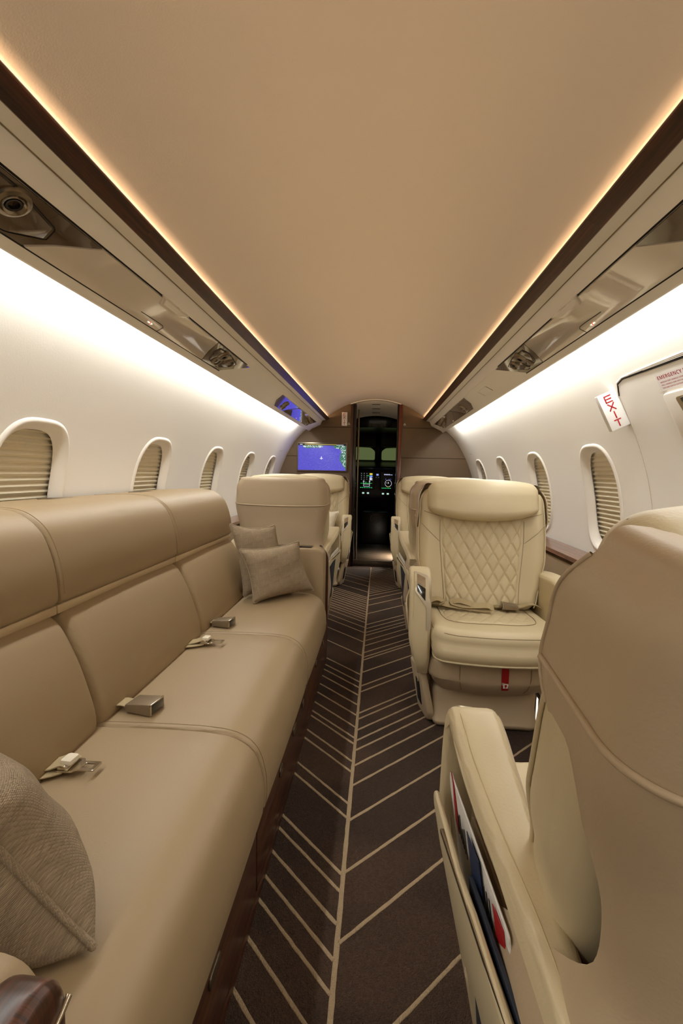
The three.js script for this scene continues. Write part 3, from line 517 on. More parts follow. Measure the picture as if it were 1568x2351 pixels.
function exitSign(label, w, h, dep) {
  const o = group('exit_sign'); tag(o, label, 'exit sign');
  mesh('sign_box', box(-w / 2, w / 2, -h / 2, h / 2, -dep, 0, 0.004), MAT.signWhite, o);
  const T = h * 0.030, bar = (x0, y0, x1, y1) => { const l = Math.hypot(x1 - x0, y1 - y0), g = box(-l / 2, l / 2, -T / 2, T / 2, 0, 0.0012, 0.0002); g.rotateZ(Math.atan2(y1 - y0, x1 - x0)); g.translate((x0 + x1) / 2, (y0 + y1) / 2, 0); return g; };
  const q = h * 0.082, r = h * 0.098;
  const glyph = [[[-q, r, -q, -r], [-q, r - T / 2, q, r - T / 2], [-q, 0, q * 0.85, 0], [-q, -r + T / 2, q, -r + T / 2]], [[-q, r, q, -r], [-q, -r, q, r]], [[0, r, 0, -r]], [[-q * 1.05, r - T / 2, q * 1.05, r - T / 2], [0, r, 0, -r]]];
  glyph.forEach((G, i) => mesh('letter', join(G.map(v => bar(...v))).translate(-w * 0.02, h * (0.325 - i * 0.222), 0), MAT.exitRed, o));
  return o;
}
{ const e = exitSign('small white EXIT sign on the brown bulkhead above the screen', 0.06, 0.145, 0.012); e.position.set(-0.331, 1.598, ZB + 0.0125); }
{ const e = exitSign('large white EXIT sign on the right sidewall beside the hatch', 0.067, 0.140, 0.030); e.position.set(0.8965, 1.278, -1.752); e.rotation.set(0, -0.10, 0.455); e.rotation.order = 'YXZ'; }
for (const s of [-1, 1]) { const q = s < 0 ? [-0.284, 1.549] : [0.309, 1.551]; const o = mesh('triangle_placard', tube([[q[0] - 0.011, q[1] - 0.009, ZB + 0.002], [q[0] + 0.011, q[1] - 0.009, ZB + 0.002], [q[0], q[1] + 0.011, ZB + 0.002]].flatMap((p, i, A) => { const n = A[(i + 1) % 3]; return [p, [lerp(p[0], n[0], .5), lerp(p[1], n[1], .5), p[2]]]; }), 0.0022, 24, 5, true), MAT.signWhite); tag(o, 'tiny white triangle marker on the bulkhead ' + (s < 0 ? 'below the EXIT sign' : 'right of the doorway'), 'marker'); }

// ------------------------------------------------------------------ emergency hatch on the right sidewall
{
  const h = structure(new THREE.Group()); h.name = 'door_2'; scene.add(h); tag(h, 'emergency exit hatch in the right sidewall with handle cover', 'hatch');
  const d0 = 0.80, d1 = 1.745, u0 = uAtY(0.60), u1 = uAtY(1.372);
  const outline = roundPoly([[d0, u0], [d1, u0], [d1, u1], [d0, u1]], 0.07, 8);
  const dense = []; outline.forEach((p, i) => { const n = outline[(i + 1) % outline.length], L = Math.hypot(p[0] - n[0], p[1] - n[1]), k = Math.max(1, Math.round(L / 0.05)); for (let j = 0; j < k; j++) dense.push([lerp(p[0], n[0], j / k), lerp(p[1], n[1], j / k)]); });
  mesh('hatch_seam', tube(dense.map(p => hp(1, p[1], p[0], 0.0004)), 0.0012, dense.length * 2, 5, true), MAT.hatchSeam, h);
  const top = dense.filter(p => p[1] > u1 - 0.075);
  top.sort((a, b) => 0);
  const arc = dense.filter(p => p[1] > u1 - 0.06 && p[0] > d0 + 0.03).sort((a, b) => (a[0] + (a[1] < u1 - 0.001 ? 1 - (a[1] - u1) * 3 : 0)) - (b[0] + (b[1] < u1 - 0.001 ? 1 - (b[1] - u1) * 3 : 0)));
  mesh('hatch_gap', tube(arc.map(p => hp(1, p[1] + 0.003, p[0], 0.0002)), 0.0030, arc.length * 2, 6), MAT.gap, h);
  mesh('hatch_lip', tube(arc.map(p => hp(1, p[1] + 0.008, p[0], -0.001)), 0.0045, arc.length * 2, 6), MAT.frame, h);
  // handle cover
  const hu0 = uAtY(1.155), hu1 = uAtY(1.297);
  const cover = roundPoly([[1.20, hu0], [1.495, hu0], [1.505, hu1], [1.20, hu1]], 0.018, 5);
  mesh('handle_cover', softExtrude(cover, -0.004, 0.010, 0.004, { k: 3, crease: 0.6, map: (d, u, n) => hp(1, u, d, n) }), MAT.frame, h);
  mesh('handle_recess', softExtrude(roundPoly([[1.24, hu0 + 0.035], [1.428, hu0 + 0.045], [1.452, hu1 - 0.018], [1.24, hu1 - 0.012]], 0.012, 3), 0.0, 0.0112, 0.001, { k: 1, map: (d, u, n) => hp(1, u, d, n) }), MAT.seatSeam, h);
  mesh('handle', softExtrude(roundPoly([[1.24, hu0 + 0.05], [1.400, hu0 + 0.055], [1.432, hu1 - 0.022], [1.24, hu1 - 0.018]], 0.01, 3), 0.0, 0.0125, 0.001, { k: 1, map: (d, u, n) => hp(1, u, d, n) }), MAT.dark, h);
  // placard
  const c = document.createElement('canvas'); c.width = 512; c.height = 192; const x = c.getContext('2d'); x.fillStyle = '#efe9e6'; x.fillRect(0, 0, 512, 192); x.fillStyle = '#96151f'; x.font = 'bold 54px sans-serif'; x.fillText('EMERGENCY EXIT', 14, 62); x.font = 'bold 22px sans-serif'; ['REMOVE EXIT HANDLE COVER', 'PULL HANDLE AND HATCH INWARD', 'DISCARD HATCH OUTSIDE'].forEach((t, i) => x.fillText(t, 34, 104 + i * 32));
  const tx = new THREE.CanvasTexture(c); tx.colorSpace = THREE.SRGBColorSpace;
  const pu0 = uAtY(1.303), pu1 = uAtY(1.352);
  const pg = surf(8, 6, (i, j) => hp(1, lerp(pu0, pu1, j), lerp(1.512, 1.33, i), 0.0015)); { const uv = pg.attributes.uv, P = pg.attributes.position, ya = hp(1, pu0, 1.4, 0.0015)[1], yb = hp(1, pu1, 1.4, 0.0015)[1]; for (let i = 0; i < P.count; i++) uv.setXY(i, (1.512 + P.getZ(i)) / 0.182, (P.getY(i) - ya) / (yb - ya)); }
  mesh('placard', pg, new THREE.MeshStandardMaterial({ map: tx, roughness: 0.5 }), h);
}
// ------------------------------------------------------------------ side ledges
for (const s of [-1, 1]) {
  const a = s < 0 ? -2.47 : 1.88, b = -4.92;
  const g = group('side_ledge', [0, 0, 0]); tag(g, s < 0 ? 'wood-topped side ledge behind the left armchairs' : 'long wood-topped side ledge behind the right armchairs', 'ledge');
  const ex = (P, m, name, long) => mesh(name, softExtrude(P, a, b, 0.001, { k: 1, m: 3, crease: 0.5, long, map: (x, y, z) => [s * x, y, z] }), m, g);
  ex([[0.935, 0.650], [0.940, 0.668], [1.058, 0.676], [1.058, 0.650]], MAT.ledgeWood, 'ledge_top', 'z');
  ex([[0.985, 0.630], [1.05, 0.630], [1.05, 0.651], [0.985, 0.651]], MAT.shell, 'recess_back');
  ex([[0.940, 0.632], [1.04, 0.632], [0.97, 0.20], [0.92, 0.12], [0.86, 0.005], [0.84, 0.005], [0.86, 0.07], [0.925, 0.30]], MAT.shell, 'side_panel');
}
// ------------------------------------------------------------------ armchairs (local: facing +z, origin on the floor under the backrest foot; aisle side at -x, mirrored when mir)
const BA = 8 * D2R, BC = Math.cos(BA), BS = Math.sin(BA), B0 = [0.425, 0.0];       // backrest recline and foot
const bk = (x, v, n) => [x, B0[0] + v * BC + n * BS, B0[1] - v * BS + n * BC];
const W_BACK = [[0, 0.232], [0.06, 0.250], [0.14, 0.270], [0.24, 0.287], [0.34, 0.288], [0.42, 0.285], [0.48, 0.283], [0.51, 0.277], [0.54, 0.260], [0.565, 0.225]];
const bodyFront = (x, v) => 0.050 + 0.024 * sst(0.165, 0.245, Math.abs(x)) * (1 - 0.6 * sst(0.40, 0.55, v)) + 0.012 * (1 - sst(0.0, 0.16, v));
const quiltH = (u, v) => { const f = t => { const d = Math.abs(t - Math.round(t)) * 0.0456; return 0.72 * (1 - Math.exp(-((d / 0.0045) ** 2))) + 0.28 * Math.sin(Math.PI * Math.abs(t - Math.floor(t))); }; return f(u / 0.0525 + v / 0.092) * f(u / 0.0525 - v / 0.092); };
const SEATTOP = (x, z) => 0.432 + 0.012 * sst(0.10, 0.36, z) + 0.010 * sst(0.15, 0.24, Math.abs(x)) - 0.006 * (1 - sst(0, 0.15, z));
const chairGeo = {};
function chairParts() {
  const P = [];      // [path, geometry, material]
  const add = (path, g, m) => P.push([path, g, m]);
  // --- backrest body
  add('back_cushion', cushion(0.57, 0.570, 0.12, 0.05, { k: 5, m: [22, 26, 3], deform: (x, y, z) => { const v = y + 0.2850; const s = interp(W_BACK, v) / 0.285; const X = x * s * (z < 0 && v > 0.40 ? 0.985 : 0.998); let n = z - 0.012; if (z > 0) n = z / 0.06 * (bodyFront(X, v)) * 1.0; return bk(X, v - 0.005, n); } }), MAT.seat);
  // quilted panel
  const pw = v => lerp(0.160, 0.184, sst(0, 0.35, v));
  add('quilted_panel', surf(120, 130, (i, j) => { const v = 0.012 + 0.415 * j, w = pw(v), u = lerp(-w, w, i); const e = Math.min(sst(0, 0.05, i), sst(0, 0.05, 1 - i), sst(0, 0.03, j)); return bk(u, v, bodyFront(u, v) - 0.003 + e * (0.0055 + 0.0055 * quiltH(u, v + 0.02)) + 0.006 * sst(0.1, 0.5, i) * sst(0.1, 0.5, 1 - i)); }), MAT.seat);
  {
    const Q = [], on = (u, v) => bk(u, v, bodyFront(u, v) - 0.003 + 0.0055 + 0.006 * sst(0.1, 0.5, (u / pw(v) + 1) / 2) * sst(0.1, 0.5, (1 - u / pw(v)) / 2) + 0.0004);
    for (const sg of [-1, 1]) for (let k = -8; k <= 14; k++) {        // u/.0525 + sg*(v+.02)/.092 = k
      const run = []; for (let i = 0; i <= 60; i++) { const v = 0.022 + 0.40 * i / 60, u = 0.0525 * (k - sg * (v + 0.02) / 0.092); if (Math.abs(u) < pw(v) - 0.012) run.push(on(u, v)); }
      if (run.length > 4) Q.push(tube(run.filter((p, i) => i % 3 === 0 || i === run.length - 1), 0.0008, 24, 4));
    }
    add('quilted_panel/stitched_seam', join(Q), MAT.quiltSeam);
  }
  const seam = (pts, r = 0.0009) => tube(pts, r, pts.length * 5, 5);
  const onB = (u, v, o = 0.0012) => bk(u, v, bodyFront(u, v) + o);
  const S = [];
  for (const s of [-1, 1]) {
    S.push(seam([0.02, 0.1, 0.2, 0.3, 0.4].map(v => onB(s * (pw(v) + 0.002), v, 0.0022))));
    S.push(seam([[0.188, 0.300], [0.215, 0.325], [0.245, 0.352], [0.262, 0.37], [0.274, 0.382]].map(q => onB(s * q[0], q[1], q[0] > 0.255 ? -0.006 * (q[0] - 0.255) / 0.02 : 0.001))));
    S.push(seam([[0.188, 0.415], [0.215, 0.422], [0.245, 0.430], [0.262, 0.436]].map(q => onB(s * q[0], q[1], q[0] > 0.255 ? -0.002 : 0.001))));
  }
  add('back_cushion/stitched_seam', join(S), MAT.seatSeam);
  // edge piping round the back
  { const e = []; for (let i = 0; i <= 24; i++) { const v = 0.02 + 0.51 * i / 24; e.push(v); } for (const s of [-1, 1]) add('back_cushion/piping', tube(e.map(v => bk(s * (interp(W_BACK, v) - 0.006), v - 0.005, bodyFront(0.25, v) - 0.026)), 0.0032, 50, 6), MAT.seat); }
  // --- headrest
  const hrW = 0.243;
  const hr = (x, y, z) => { const t = Math.abs(x) / hrW; let Y = y; if (y < 0) Y = y * (1 - 0.42 * Math.pow(t, 2.4)); else Y = y * (1 - 0.20 * Math.pow(t, 2.6)); const n = 0.082 + z + 0.014 * (1 - t * t) * (1 - Math.pow(Math.abs(y) / 0.095, 2)) - 0.022 * t * t + 0.010 * (y < 0 ? -y / 0.095 : 0) - 0.02 * sst(0.02, 0.095, y); return bk(x, 0.490 + Y, n); };
  add('headrest', cushion(2 * hrW, 0.19, 0.095, 0.040, { k: 5, m: [20, 6, 2], deform: hr }), MAT.seat);
  add('headrest/piping', tube(Array.from({ length: 25 }, (_, i) => { const x = lerp(-0.225, 0.225, i / 24); return hr(x, 0.083, 0.022); }), 0.0022, 60, 5), MAT.seatSeam);
  // --- rear shell flowing into the bucket: U-shaped skin round flanks and rear
  const YT = 0.992;
  const HWS = [[0.10, 0.250], [0.16, 0.290], [0.28, 0.304], [0.46, 0.304], [0.615, 0.258], [0.82, 0.2885], [0.90, 0.2850], [0.99, 0.2830]];
  const shHW = y => { const w = interp(HWS, y), c = YT - 0.075; return y > c ? w - 0.075 + Math.sqrt(Math.max(0, 0.075 ** 2 - (y - c) ** 2)) : w; };
  const shZR = y => interp([[0.10, -0.12], [0.22, -0.176], [0.40, -0.200], [0.50, -0.200], [0.60, -0.182], [0.72, -0.180], [0.85, -0.190], [0.99, -0.192]], y);
  const shZF = y => interp([[0.10, 0.02], [0.45, 0.02], [0.60, -0.128], [0.66, -0.128], [0.84, 0.002], [0.89, -0.004], [0.99, -0.050]], y);
  const shellU = (t, y, ins = 0, out = 0) => {               // t -1..1 from one flank edge round the rear to the other
    const hw = shHW(y) - ins + out, zr = shZR(y) + ins - out, rc = Math.min(0.062, hw * 0.4), zf = Math.max(shZF(y), zr + 0.012), a = Math.abs(t), sg = Math.sign(t) || 1;
    if (a > 0.72) { const f = (a - 0.72) / 0.28; return [sg * hw, y, lerp(Math.min(zr + rc, zf), zf, f)]; }
    if (a > 0.42) { const f = (0.72 - a) / 0.30 * Math.PI / 2, zc = Math.min(zr + rc, zf); return [sg * (hw - rc + rc * Math.cos(f)), y, zc - (zc - zr) * Math.sin(f)]; }
    const x = a / 0.42 * (hw - rc); return [sg * x, y, zr - 0.012 * (1 - (a / 0.42) ** 2)];
  };
  add('back_shell', surf(84, 96, (i, j) => {
    const t = lerp(-1, 1, i);
    if (j <= 0.90) return shellU(t, lerp(0.10, YT - 0.022, j / 0.90));
    if (j <= 0.97) { const f = (j - 0.90) / 0.07 * Math.PI / 2; const p = shellU(t, YT - 0.022, 0.022 * (1 - Math.cos(f))); p[1] = YT - 0.022 + 0.022 * Math.sin(f); return p; }
    const k = (j - 0.97) / 0.03, p = shellU(t, YT - 0.022, 0.022 + 0.030 * k); return [p[0], YT - 0.003 * k, p[2]];
  }), MAT.shell);
  add('back_shell/piping', tube(Array.from({ length: 61 }, (_, i) => { const t = lerp(-0.995, 0.995, i / 60), b = Math.abs(t) < 0.72 ? 1 - (t / 0.72) ** 2 : 0; return shellU(t, 0.832 - 0.012 * b, 0, 0.0012); }), 0.0038, 180, 7), MAT.shell);
  { const e = []; for (let i = 0; i <= 40; i++) e.push(lerp(0.79, YT - 0.03, i / 40)); for (const sg of [-1, 1]) add('back_shell/edge_piping', tube(e.map(y => shellU(sg, y)), 0.0028, 110, 6), MAT.shell); }
  // --- seat
  const seatP = (x, y, z) => { const H = 0.0675, D = 0.225; let Z = z + 0.165; const f = clamp((z + D) / (2 * D), 0, 1); Z += 0.034 * (1 - Math.pow(x / 0.245, 2)) * sst(0.3, 1, f) + (y < 0 ? 0.004 : -0.010 * sst(0.6, 1, f)); const top = SEATTOP(x, Z), bot = lerp(0.33, 0.312, f); return [x * (1 + 0.012 * (y < 0 ? 0 : 1)), lerp(bot, top, (y + H) / (2 * H)), Z]; };
  add('seat_cushion', cushion(0.49, 0.135, 0.45, 0.042, { k: 5, m: [18, 3, 18], deform: seatP }), MAT.seat);
  const ringLine = (yy, rr, o, zb) => { const L = [], X = 0.245 + o, Zf = 0.225 + o; L.push([-X, zb], [-X, (zb + Zf - rr) / 2]); for (let i = 0; i <= 8; i++) { const t = i / 8 * Math.PI / 2; L.push([-(X - rr) - rr * Math.cos(t), Zf - rr + rr * Math.sin(t)]); } for (let i = 1; i < 10; i++) L.push([lerp(-(X - rr), X - rr, i / 10), Zf]); for (let i = 0; i <= 8; i++) { const t = Math.PI / 2 - i / 8 * Math.PI / 2; L.push([X - rr + rr * Math.cos(t), Zf - rr + rr * Math.sin(t)]); } L.push([X, (zb + Zf - rr) / 2], [X, zb]); return L.map(q => seatP(q[0], yy, q[1])); };
  add('seat_cushion/top_piping', tube(ringLine(0.0480, 0.042, -0.008, 0.0), 0.0022, 120, 6), MAT.seatSeam);
  add('seat_cushion/bottom_piping', tube(ringLine(-0.056, 0.042, -0.008, -0.05), 0.0042, 120, 6), MAT.seat);
  // quilted seat insert
  add('seat_insert', surf(70, 60, (i, j) => { const z = lerp(-0.02, 0.285, j), w = 0.188 - 0.05 * Math.pow(sst(0.75, 1, j), 2), x = lerp(-w, w, i), e = Math.min(sst(0, 0.06, i), sst(0, 0.06, 1 - i), sst(0, 0.06, 1 - j)); const h = SEATTOP(x, z); return [x, h - 0.005 + e * (0.0065 + 0.004 * quiltH(x, z * 1.0)), z]; }), MAT.seat);
  add('seat_insert/stitched_seam', tube([[-0.190, 0.0], [-0.190, 0.12], [-0.188, 0.20], [-0.17, 0.262], [-0.12, 0.287], [0, 0.292], [0.12, 0.287], [0.17, 0.262], [0.188, 0.20], [0.190, 0.12], [0.190, 0.0]].map(q => [q[0], SEATTOP(q[0], q[1]) + 0.0012, q[1]]), 0.0012, 60, 5), MAT.seatSeam);
  // --- legrest under the seat
  const legP = (x, y, z) => { const t = x / 0.25; return [x * (1 - 0.10 * sst(0.02, -0.09, y)), y + 0.232 + 0.02 * t * t * (y < 0 ? 1 : 0), z + 0.19 + 0.022 * (1 - t * t) * (z > 0 ? 1 : 0) - (z > 0 ? 0.05 * sst(0.0, -0.09, y) : 0)]; };
  add('legrest', cushion(0.50, 0.185, 0.30, 0.05, { k: 5, m: [14, 6, 4], deform: legP }), MAT.shell);
  { for (const s of [-1, 1]) add('legrest/stitched_seam', tube([0.06, 0.02, -0.03, -0.055].map((y, i) => { const p = legP(s * 0.135, y, 0.15); return [p[0] - (i === 3 ? s * 0.004 : 0), p[1], p[2] + 0.0022]; }), 0.0016, 16, 5), MAT.seatSeam); }
  add('legrest/release_tag', softExtrude(roundPoly([[-0.014, -0.075], [0.014, -0.075], [0.014, 0.02], [-0.014, 0.02]], 0.005, 3), 0, 0.0016, 0.0006, { k: 1, map: (a, b, c) => { const p = legP(0.035 + a + b * -0.06, b + 0.045, 0.15); return [p[0], p[1], p[2] + 0.0060 + c]; } }), MAT.red);
  add('legrest/tag_symbol', join([[-0.010, 0.010, -0.062, -0.042]].map(q => softExtrude(roundPoly([[q[0], q[2]], [q[1], q[2]], [q[1], q[3]], [q[0], q[3]]], 0.002, 2), 0, 0.0010, 0.0003, { k: 1, map: (a, b, c) => { const p = legP(0.035 + a + b * -0.06, b + 0.045, 0.15); return [p[0], p[1], p[2] + 0.0073 + c]; } }))), MAT.signWhite);
  add('legrest/symbol_mark', join([[-0.0045, 0.0045, -0.053, -0.045], [-0.0018, 0.0018, -0.060, -0.052]].map(q => softExtrude(roundPoly([[q[0], q[2]], [q[1], q[2]], [q[1], q[3]], [q[0], q[3]]], 0.002, 2), 0, 0.0008, 0.0002, { k: 1, map: (a, b, c) => { const p = legP(0.035 + a + b * -0.06, b + 0.045, 0.15); return [p[0], p[1], p[2] + 0.0080 + c]; } }))), MAT.red);
  // --- pedestal
  add('pedestal', cushion(0.42, 0.165, 0.40, 0.03, { k: 3, m: [4, 2, 4], deform: (x, y, z) => [x - 0.015, y + 0.0825, z + 0.065 + 0.03 * (y < 0 ? 1 : 0) * (z > 0 ? 1 : 0)] }), MAT.shell);
  add('base_cover', softExtrude(roundPoly([[0.13, 0.005], [0.255, 0.005], [0.285, 0.05], [0.27, 0.235], [0.13, 0.235]], 0.02, 4), 0, 0.030, 0.010, { k: 3, map: (z, y, c) => [-0.205 - c - 0.045 * (y / 0.235) - (0.285 - z) * 0.22, y, z] }), MAT.shell);
  add('base_cover/slot', softExtrude(roundPoly([[0.165, 0.06], [0.215, 0.05], [0.235, 0.16], [0.19, 0.17]], 0.008, 3), 0, 0.002, 0.0005, { k: 1, map: (z, y, c) => [-0.2355 - c - 0.045 * (y / 0.235) - (0.285 - z) * 0.22, y, z] }), MAT.gap);  // dark plate painted in place of a shaded slot opening
  // --- aisle arm: hooped band, inner board, pocket flap
  const XO = -0.335, XI = -0.250;
  const band = [[-0.20, 0.545], [-0.10, 0.575], [0.02, 0.600], [0.12, 0.625], [0.20, 0.648], [0.245, 0.650], [0.280, 0.628], [0.305, 0.58], [0.322, 0.48], [0.330, 0.38], [0.322, 0.28], [0.290, 0.225]];
  const bs = spline(band, 60, false), inner = bs.map((p, i) => { const a = bs[Math.max(0, i - 1)], b = bs[Math.min(bs.length - 1, i + 1)], l = Math.hypot(b[0] - a[0], b[1] - a[1]); const th = 0.040; return [p[0] + (b[1] - a[1]) / l * th * -1 * -1 * 1, p[1] - (b[0] - a[0]) / l * th]; }).map((p, i) => { const a = bs[Math.max(0, i - 1)], b = bs[Math.min(bs.length - 1, i + 1)], l = Math.hypot(b[0] - a[0], b[1] - a[1]); return [bs[i][0] + (b[1] - a[1]) / l * 0.040, bs[i][1] - (b[0] - a[0]) / l * 0.040]; });
  const hoop = [...bs.map(p => [p[0], p[1]]), ...inner.reverse()];
  const inw = z => 0.045 * (1 - sst(-0.2, 0.22, z));
  const taper = (z, y, c) => { const low = 1 - sst(0.22, 0.40, y); const f = (c - XI) / (XO - XI); return [XI + (XO - XI) * f * (1 - 0.45 * low) + inw(z) * clamp(f, 0, 1), y, z]; };
  add('aisle_armrest', softExtrude(hoop, XI, XO, 0.014, { k: 4, m: 3, crease: 0.9, map: taper }), MAT.seat);
  add('aisle_armrest/stitched_seam', tube(bs.filter((p, i) => i % 4 === 0 && p[1] > 0.42).map(p => [XO + 0.016 + inw(p[0]), p[1] + 0.0002, p[0] + (p[0] > 0.26 ? 0.0003 : 0)]), 0.0008, 60, 5), MAT.quiltSeam);
  // board closing the inner side
  const board = [...bs.map((p, i) => [lerp(p[0], 0.06, 0.03), lerp(p[1], 0.4, 0.03)]), [0.20, 0.20], [-0.16, 0.20]];
  add('aisle_armrest/inner_board', softExtrude(board, XI + 0.002, XI - 0.028, 0.004, { k: 2, crease: 0.7, map: taper }), MAT.shell);
  // pocket flap, leaning out at the top
  const lean = (z, y, c) => [-0.286 - 0.050 * sst(0.18, 0.50, y) - c + inw(z), y, z];
  const flapO = roundPoly([[-0.205, 0.18], [0.08, 0.185], [0.20, 0.25], [0.255, 0.35], [0.268, 0.470], [0.238, 0.497], [0.05, 0.487], [-0.215, 0.472]], 0.03, 5);
  add('pocket_flap', softExtrude(flapO, 0, 0.009, 0.004, { k: 3, crease: 0.9, map: lean }), MAT.seat);
  add('pocket_flap/metal_edge', softExtrude(roundPoly([[-0.12, 0.466], [0.16, 0.478], [0.16, 0.487], [-0.12, 0.476]], 0.002, 2), 0.001, 0.0125, 0.002, { k: 2, map: lean }), MAT.satin);
  add('pocket_lining', softExtrude(roundPoly([[-0.20, 0.15], [0.24, 0.16], [0.262, 0.44], [-0.20, 0.455]], 0.02, 3), -0.279, -0.284, 0.001, { k: 1, map: (z, y, c) => [c + inw(z) * 0.6, y, z] }), MAT.shell);
  // seat control panel on the front of the arm
  const cp = (a, b, c) => { // a across (0 outer..1 inner), b down the front of the arm 0..1
    const i = clamp(lerp(31, 47, b), 0, bs.length - 1.001), k = Math.floor(i), f = i - k, p = [lerp(bs[k][0], bs[k + 1][0], f), lerp(bs[k][1], bs[k + 1][1], f)], t = [bs[k + 1][0] - bs[k][0], bs[k + 1][1] - bs[k][1]], l = Math.hypot(...t); return [lerp(XO, XI, a), p[1] + t[0] / l * c, p[0] - t[1] / l * c];
  };
  const plate = (o, c0, c1, r) => softExtrude(o, c0, c1, r, { k: 2, map: (a, b, c) => cp(a, b, c), crease: 0.6 });
  const dense = (P, rr) => { const R = roundPoly(P, rr, 3), out = []; R.forEach((p, i) => { const n = R[(i + 1) % R.length], k = Math.max(1, Math.round(Math.hypot(p[0] - n[0], p[1] - n[1]) / 0.12)); for (let j = 0; j < k; j++) out.push([lerp(p[0], n[0], j / k), lerp(p[1], n[1], j / k)]); }); return out; };
  add('control_panel', plate(dense([[0.22, 0.02], [0.80, 0.10], [0.98, 0.20], [0.98, 0.98], [0.78, 0.98], [0.78, 0.62], [0.22, 0.36]], 0.05), -0.002, 0.003, 0.001), MAT.panelSilver);
  add('control_panel/display', plate(dense([[0.34, 0.08], [0.72, 0.15], [0.72, 0.30], [0.34, 0.22]], 0.02), 0.001, 0.0042, 0.0005), MAT.chrome);
  add('control_panel/button_recess', plate(dense([[0.34, 0.24], [0.72, 0.32], [0.72, 0.52], [0.34, 0.36]], 0.02), 0.001, 0.0040, 0.0005), MAT.blackGloss);
  // --- wall arm
  const wa = roundPoly([[-0.17, 0.30], [0.29, 0.30], [0.315, 0.42], [0.300, 0.57, 0.06], [0.22, 0.615, 0.05], [0.0, 0.605, 0.1], [-0.17, 0.575]], 0.04, 6);
  add('wall_armrest', softExtrude(wa, 0.252, 0.337, 0.022, { k: 5, crease: 0.9, map: (z, y, c) => [c, y, z] }), MAT.seat);
  add('wall_armrest/stitched_seam', tube([[-0.15, 0.565], [0.0, 0.594], [0.12, 0.601], [0.22, 0.603], [0.285, 0.575], [0.305, 0.50], [0.306, 0.42]].map(q => [0.2545, q[1] - 0.010, q[0] - 0.004]), 0.0015, 50, 5), MAT.seatSeam);
  return P;
}
function mirrorX(g) { g = g.clone(); mapGeo(g, (x, y, z) => [-x, y, z]); const n = g.attributes.normal; for (let i = 0; i < n.count; i++) n.setX(i, -n.getX(i)); if (g.index) flip(g); else { for (const k of ['position', 'normal', 'uv']) { const a = g.attributes[k], s = a.itemSize; for (let i = 0; i < a.count; i += 3) for (let c = 0; c < s; c++) { const t = a.array[(i) * s + c]; a.array[i * s + c] = a.array[(i + 1) * s + c]; a.array[(i + 1) * s + c] = t; } } } return g; }
const CP = chairParts(), CPM = CP.map(([p, g, m]) => [p, mirrorX(g), m]);
function armchair(label, x, d, aft, aisleSide) {          // aft: faces the camera; aisleSide: world sign of the aisle
  const o = group('armchair', [x, 0, -d], aft ? 0 : Math.PI);
  tag(o, label, 'armchair', 'cabin armchairs');
  const localAisle = aft ? aisleSide : -aisleSide, list = localAisle < 0 ? CP : CPM, made = {};
  for (const [path, g, m] of list) { const [a, b] = path.split('/'); if (b) mesh(b, g, m, made[a]); else made[a] = mesh(a, g, m, o); }
  return o;
}
armchair('cream armchair with diamond-quilted back facing the camera', 0.525, 2.10, true, -1);
{ const near = armchair('nearest armchair, seen from behind at the right frame edge', 0.527, 0.55, false, -1); const pv = new THREE.Vector3(0, 0.43, -0.08), rx = -7 * D2R; for (const c of near.children) { if (/^(back_|quilted|headrest)/.test(c.name)) { c.rotation.x = rx; c.position.copy(pv).sub(pv.clone().applyAxisAngle(new THREE.Vector3(1, 0, 0), rx)); } if (/aisle_arm|pocket|control/.test(c.name)) c.position.y = -0.03; if (c.name === 'pocket_flap') c.position.x = 0.010; } }
armchair('armchair behind the sofa with its taupe back to the camera', -0.545, 2.92, false, 1);
armchair('forward armchair mostly hidden behind the quilted armchair', 0.53, 2.80, false, -1);
armchair('far left armchair by the screen holding a white pillow', -0.515, 4.30, true, 1);
armchair('far right armchair by the brown bulkhead, facing the camera', 0.505, 4.27, true, -1);

// literature in the aisle pockets of the forward-facing chairs
function booklet(label, x, d, sgn, print) {               // sgn: world side of the aisle as seen from the chair
  const o = group('safety_card', [x, 0, -d]); tag(o, label, 'booklet');
  const P = roundPoly([[-0.03, 0.30], [0.27, 0.30], [0.27, 0.515, 0.05], [-0.03, 0.500]], 0.006, 4);
  const at = (z, y, c) => [sgn * (0.297 + 0.030 * sst(0.3, 0.52, y) + c - 0.036 * (1 - sst(-0.2, 0.22, z))), y, -z + 0.02];
  mesh('card', softExtrude(P, 0, 0.003, 0.0008, { k: 1, map: at }), MAT.paper, o);
  if (print) {
    const bar = (z0, z1, y0, y1, m, n) => mesh(n, softExtrude([[z0, y0], [z1, y0], [z1, y1], [z0, y1]], 0.0025, 0.0036, 0.0002, { k: 1, map: at }), m, o);
    bar(0.215, 0.245, 0.42, 0.512, MAT.red, 'red_banner'); bar(-0.015, 0.02, 0.42, 0.490, MAT.red, 'red_banner'); bar(0.07, 0.125, 0.42, 0.500, MAT.navy, 'blue_picture');
    for (let k = 0; k < 6; k++) bar(0.140 + k * 0.010, 0.143 + k * 0.010, 0.44, 0.488 - (k % 3) * 0.008, MAT.dark, 'printed_line');
    for (let k = 0; k < 3; k++) bar(0.032 + k * 0.010, 0.035 + k * 0.010, 0.44, 0.482, MAT.dark, 'printed_line');
  }
  const b = mesh('folder', softExtrude(roundPoly([[-0.17, 0.20], [0.10, 0.20], [0.10, 0.455], [-0.17, 0.45]], 0.006, 3), 0.006, 0.012, 0.001, { k: 1, map: at }), MAT.navyCover, o);
  return o;
}
booklet('white safety card with red banners in the nearest armchair pocket', 0.527, 0.55, -1, true);
booklet('papers in the side pocket of the armchair behind the sofa', -0.545, 2.92, 1, false);
booklet('papers in the side pocket of the hidden right armchair', 0.53, 2.80, -1, false);

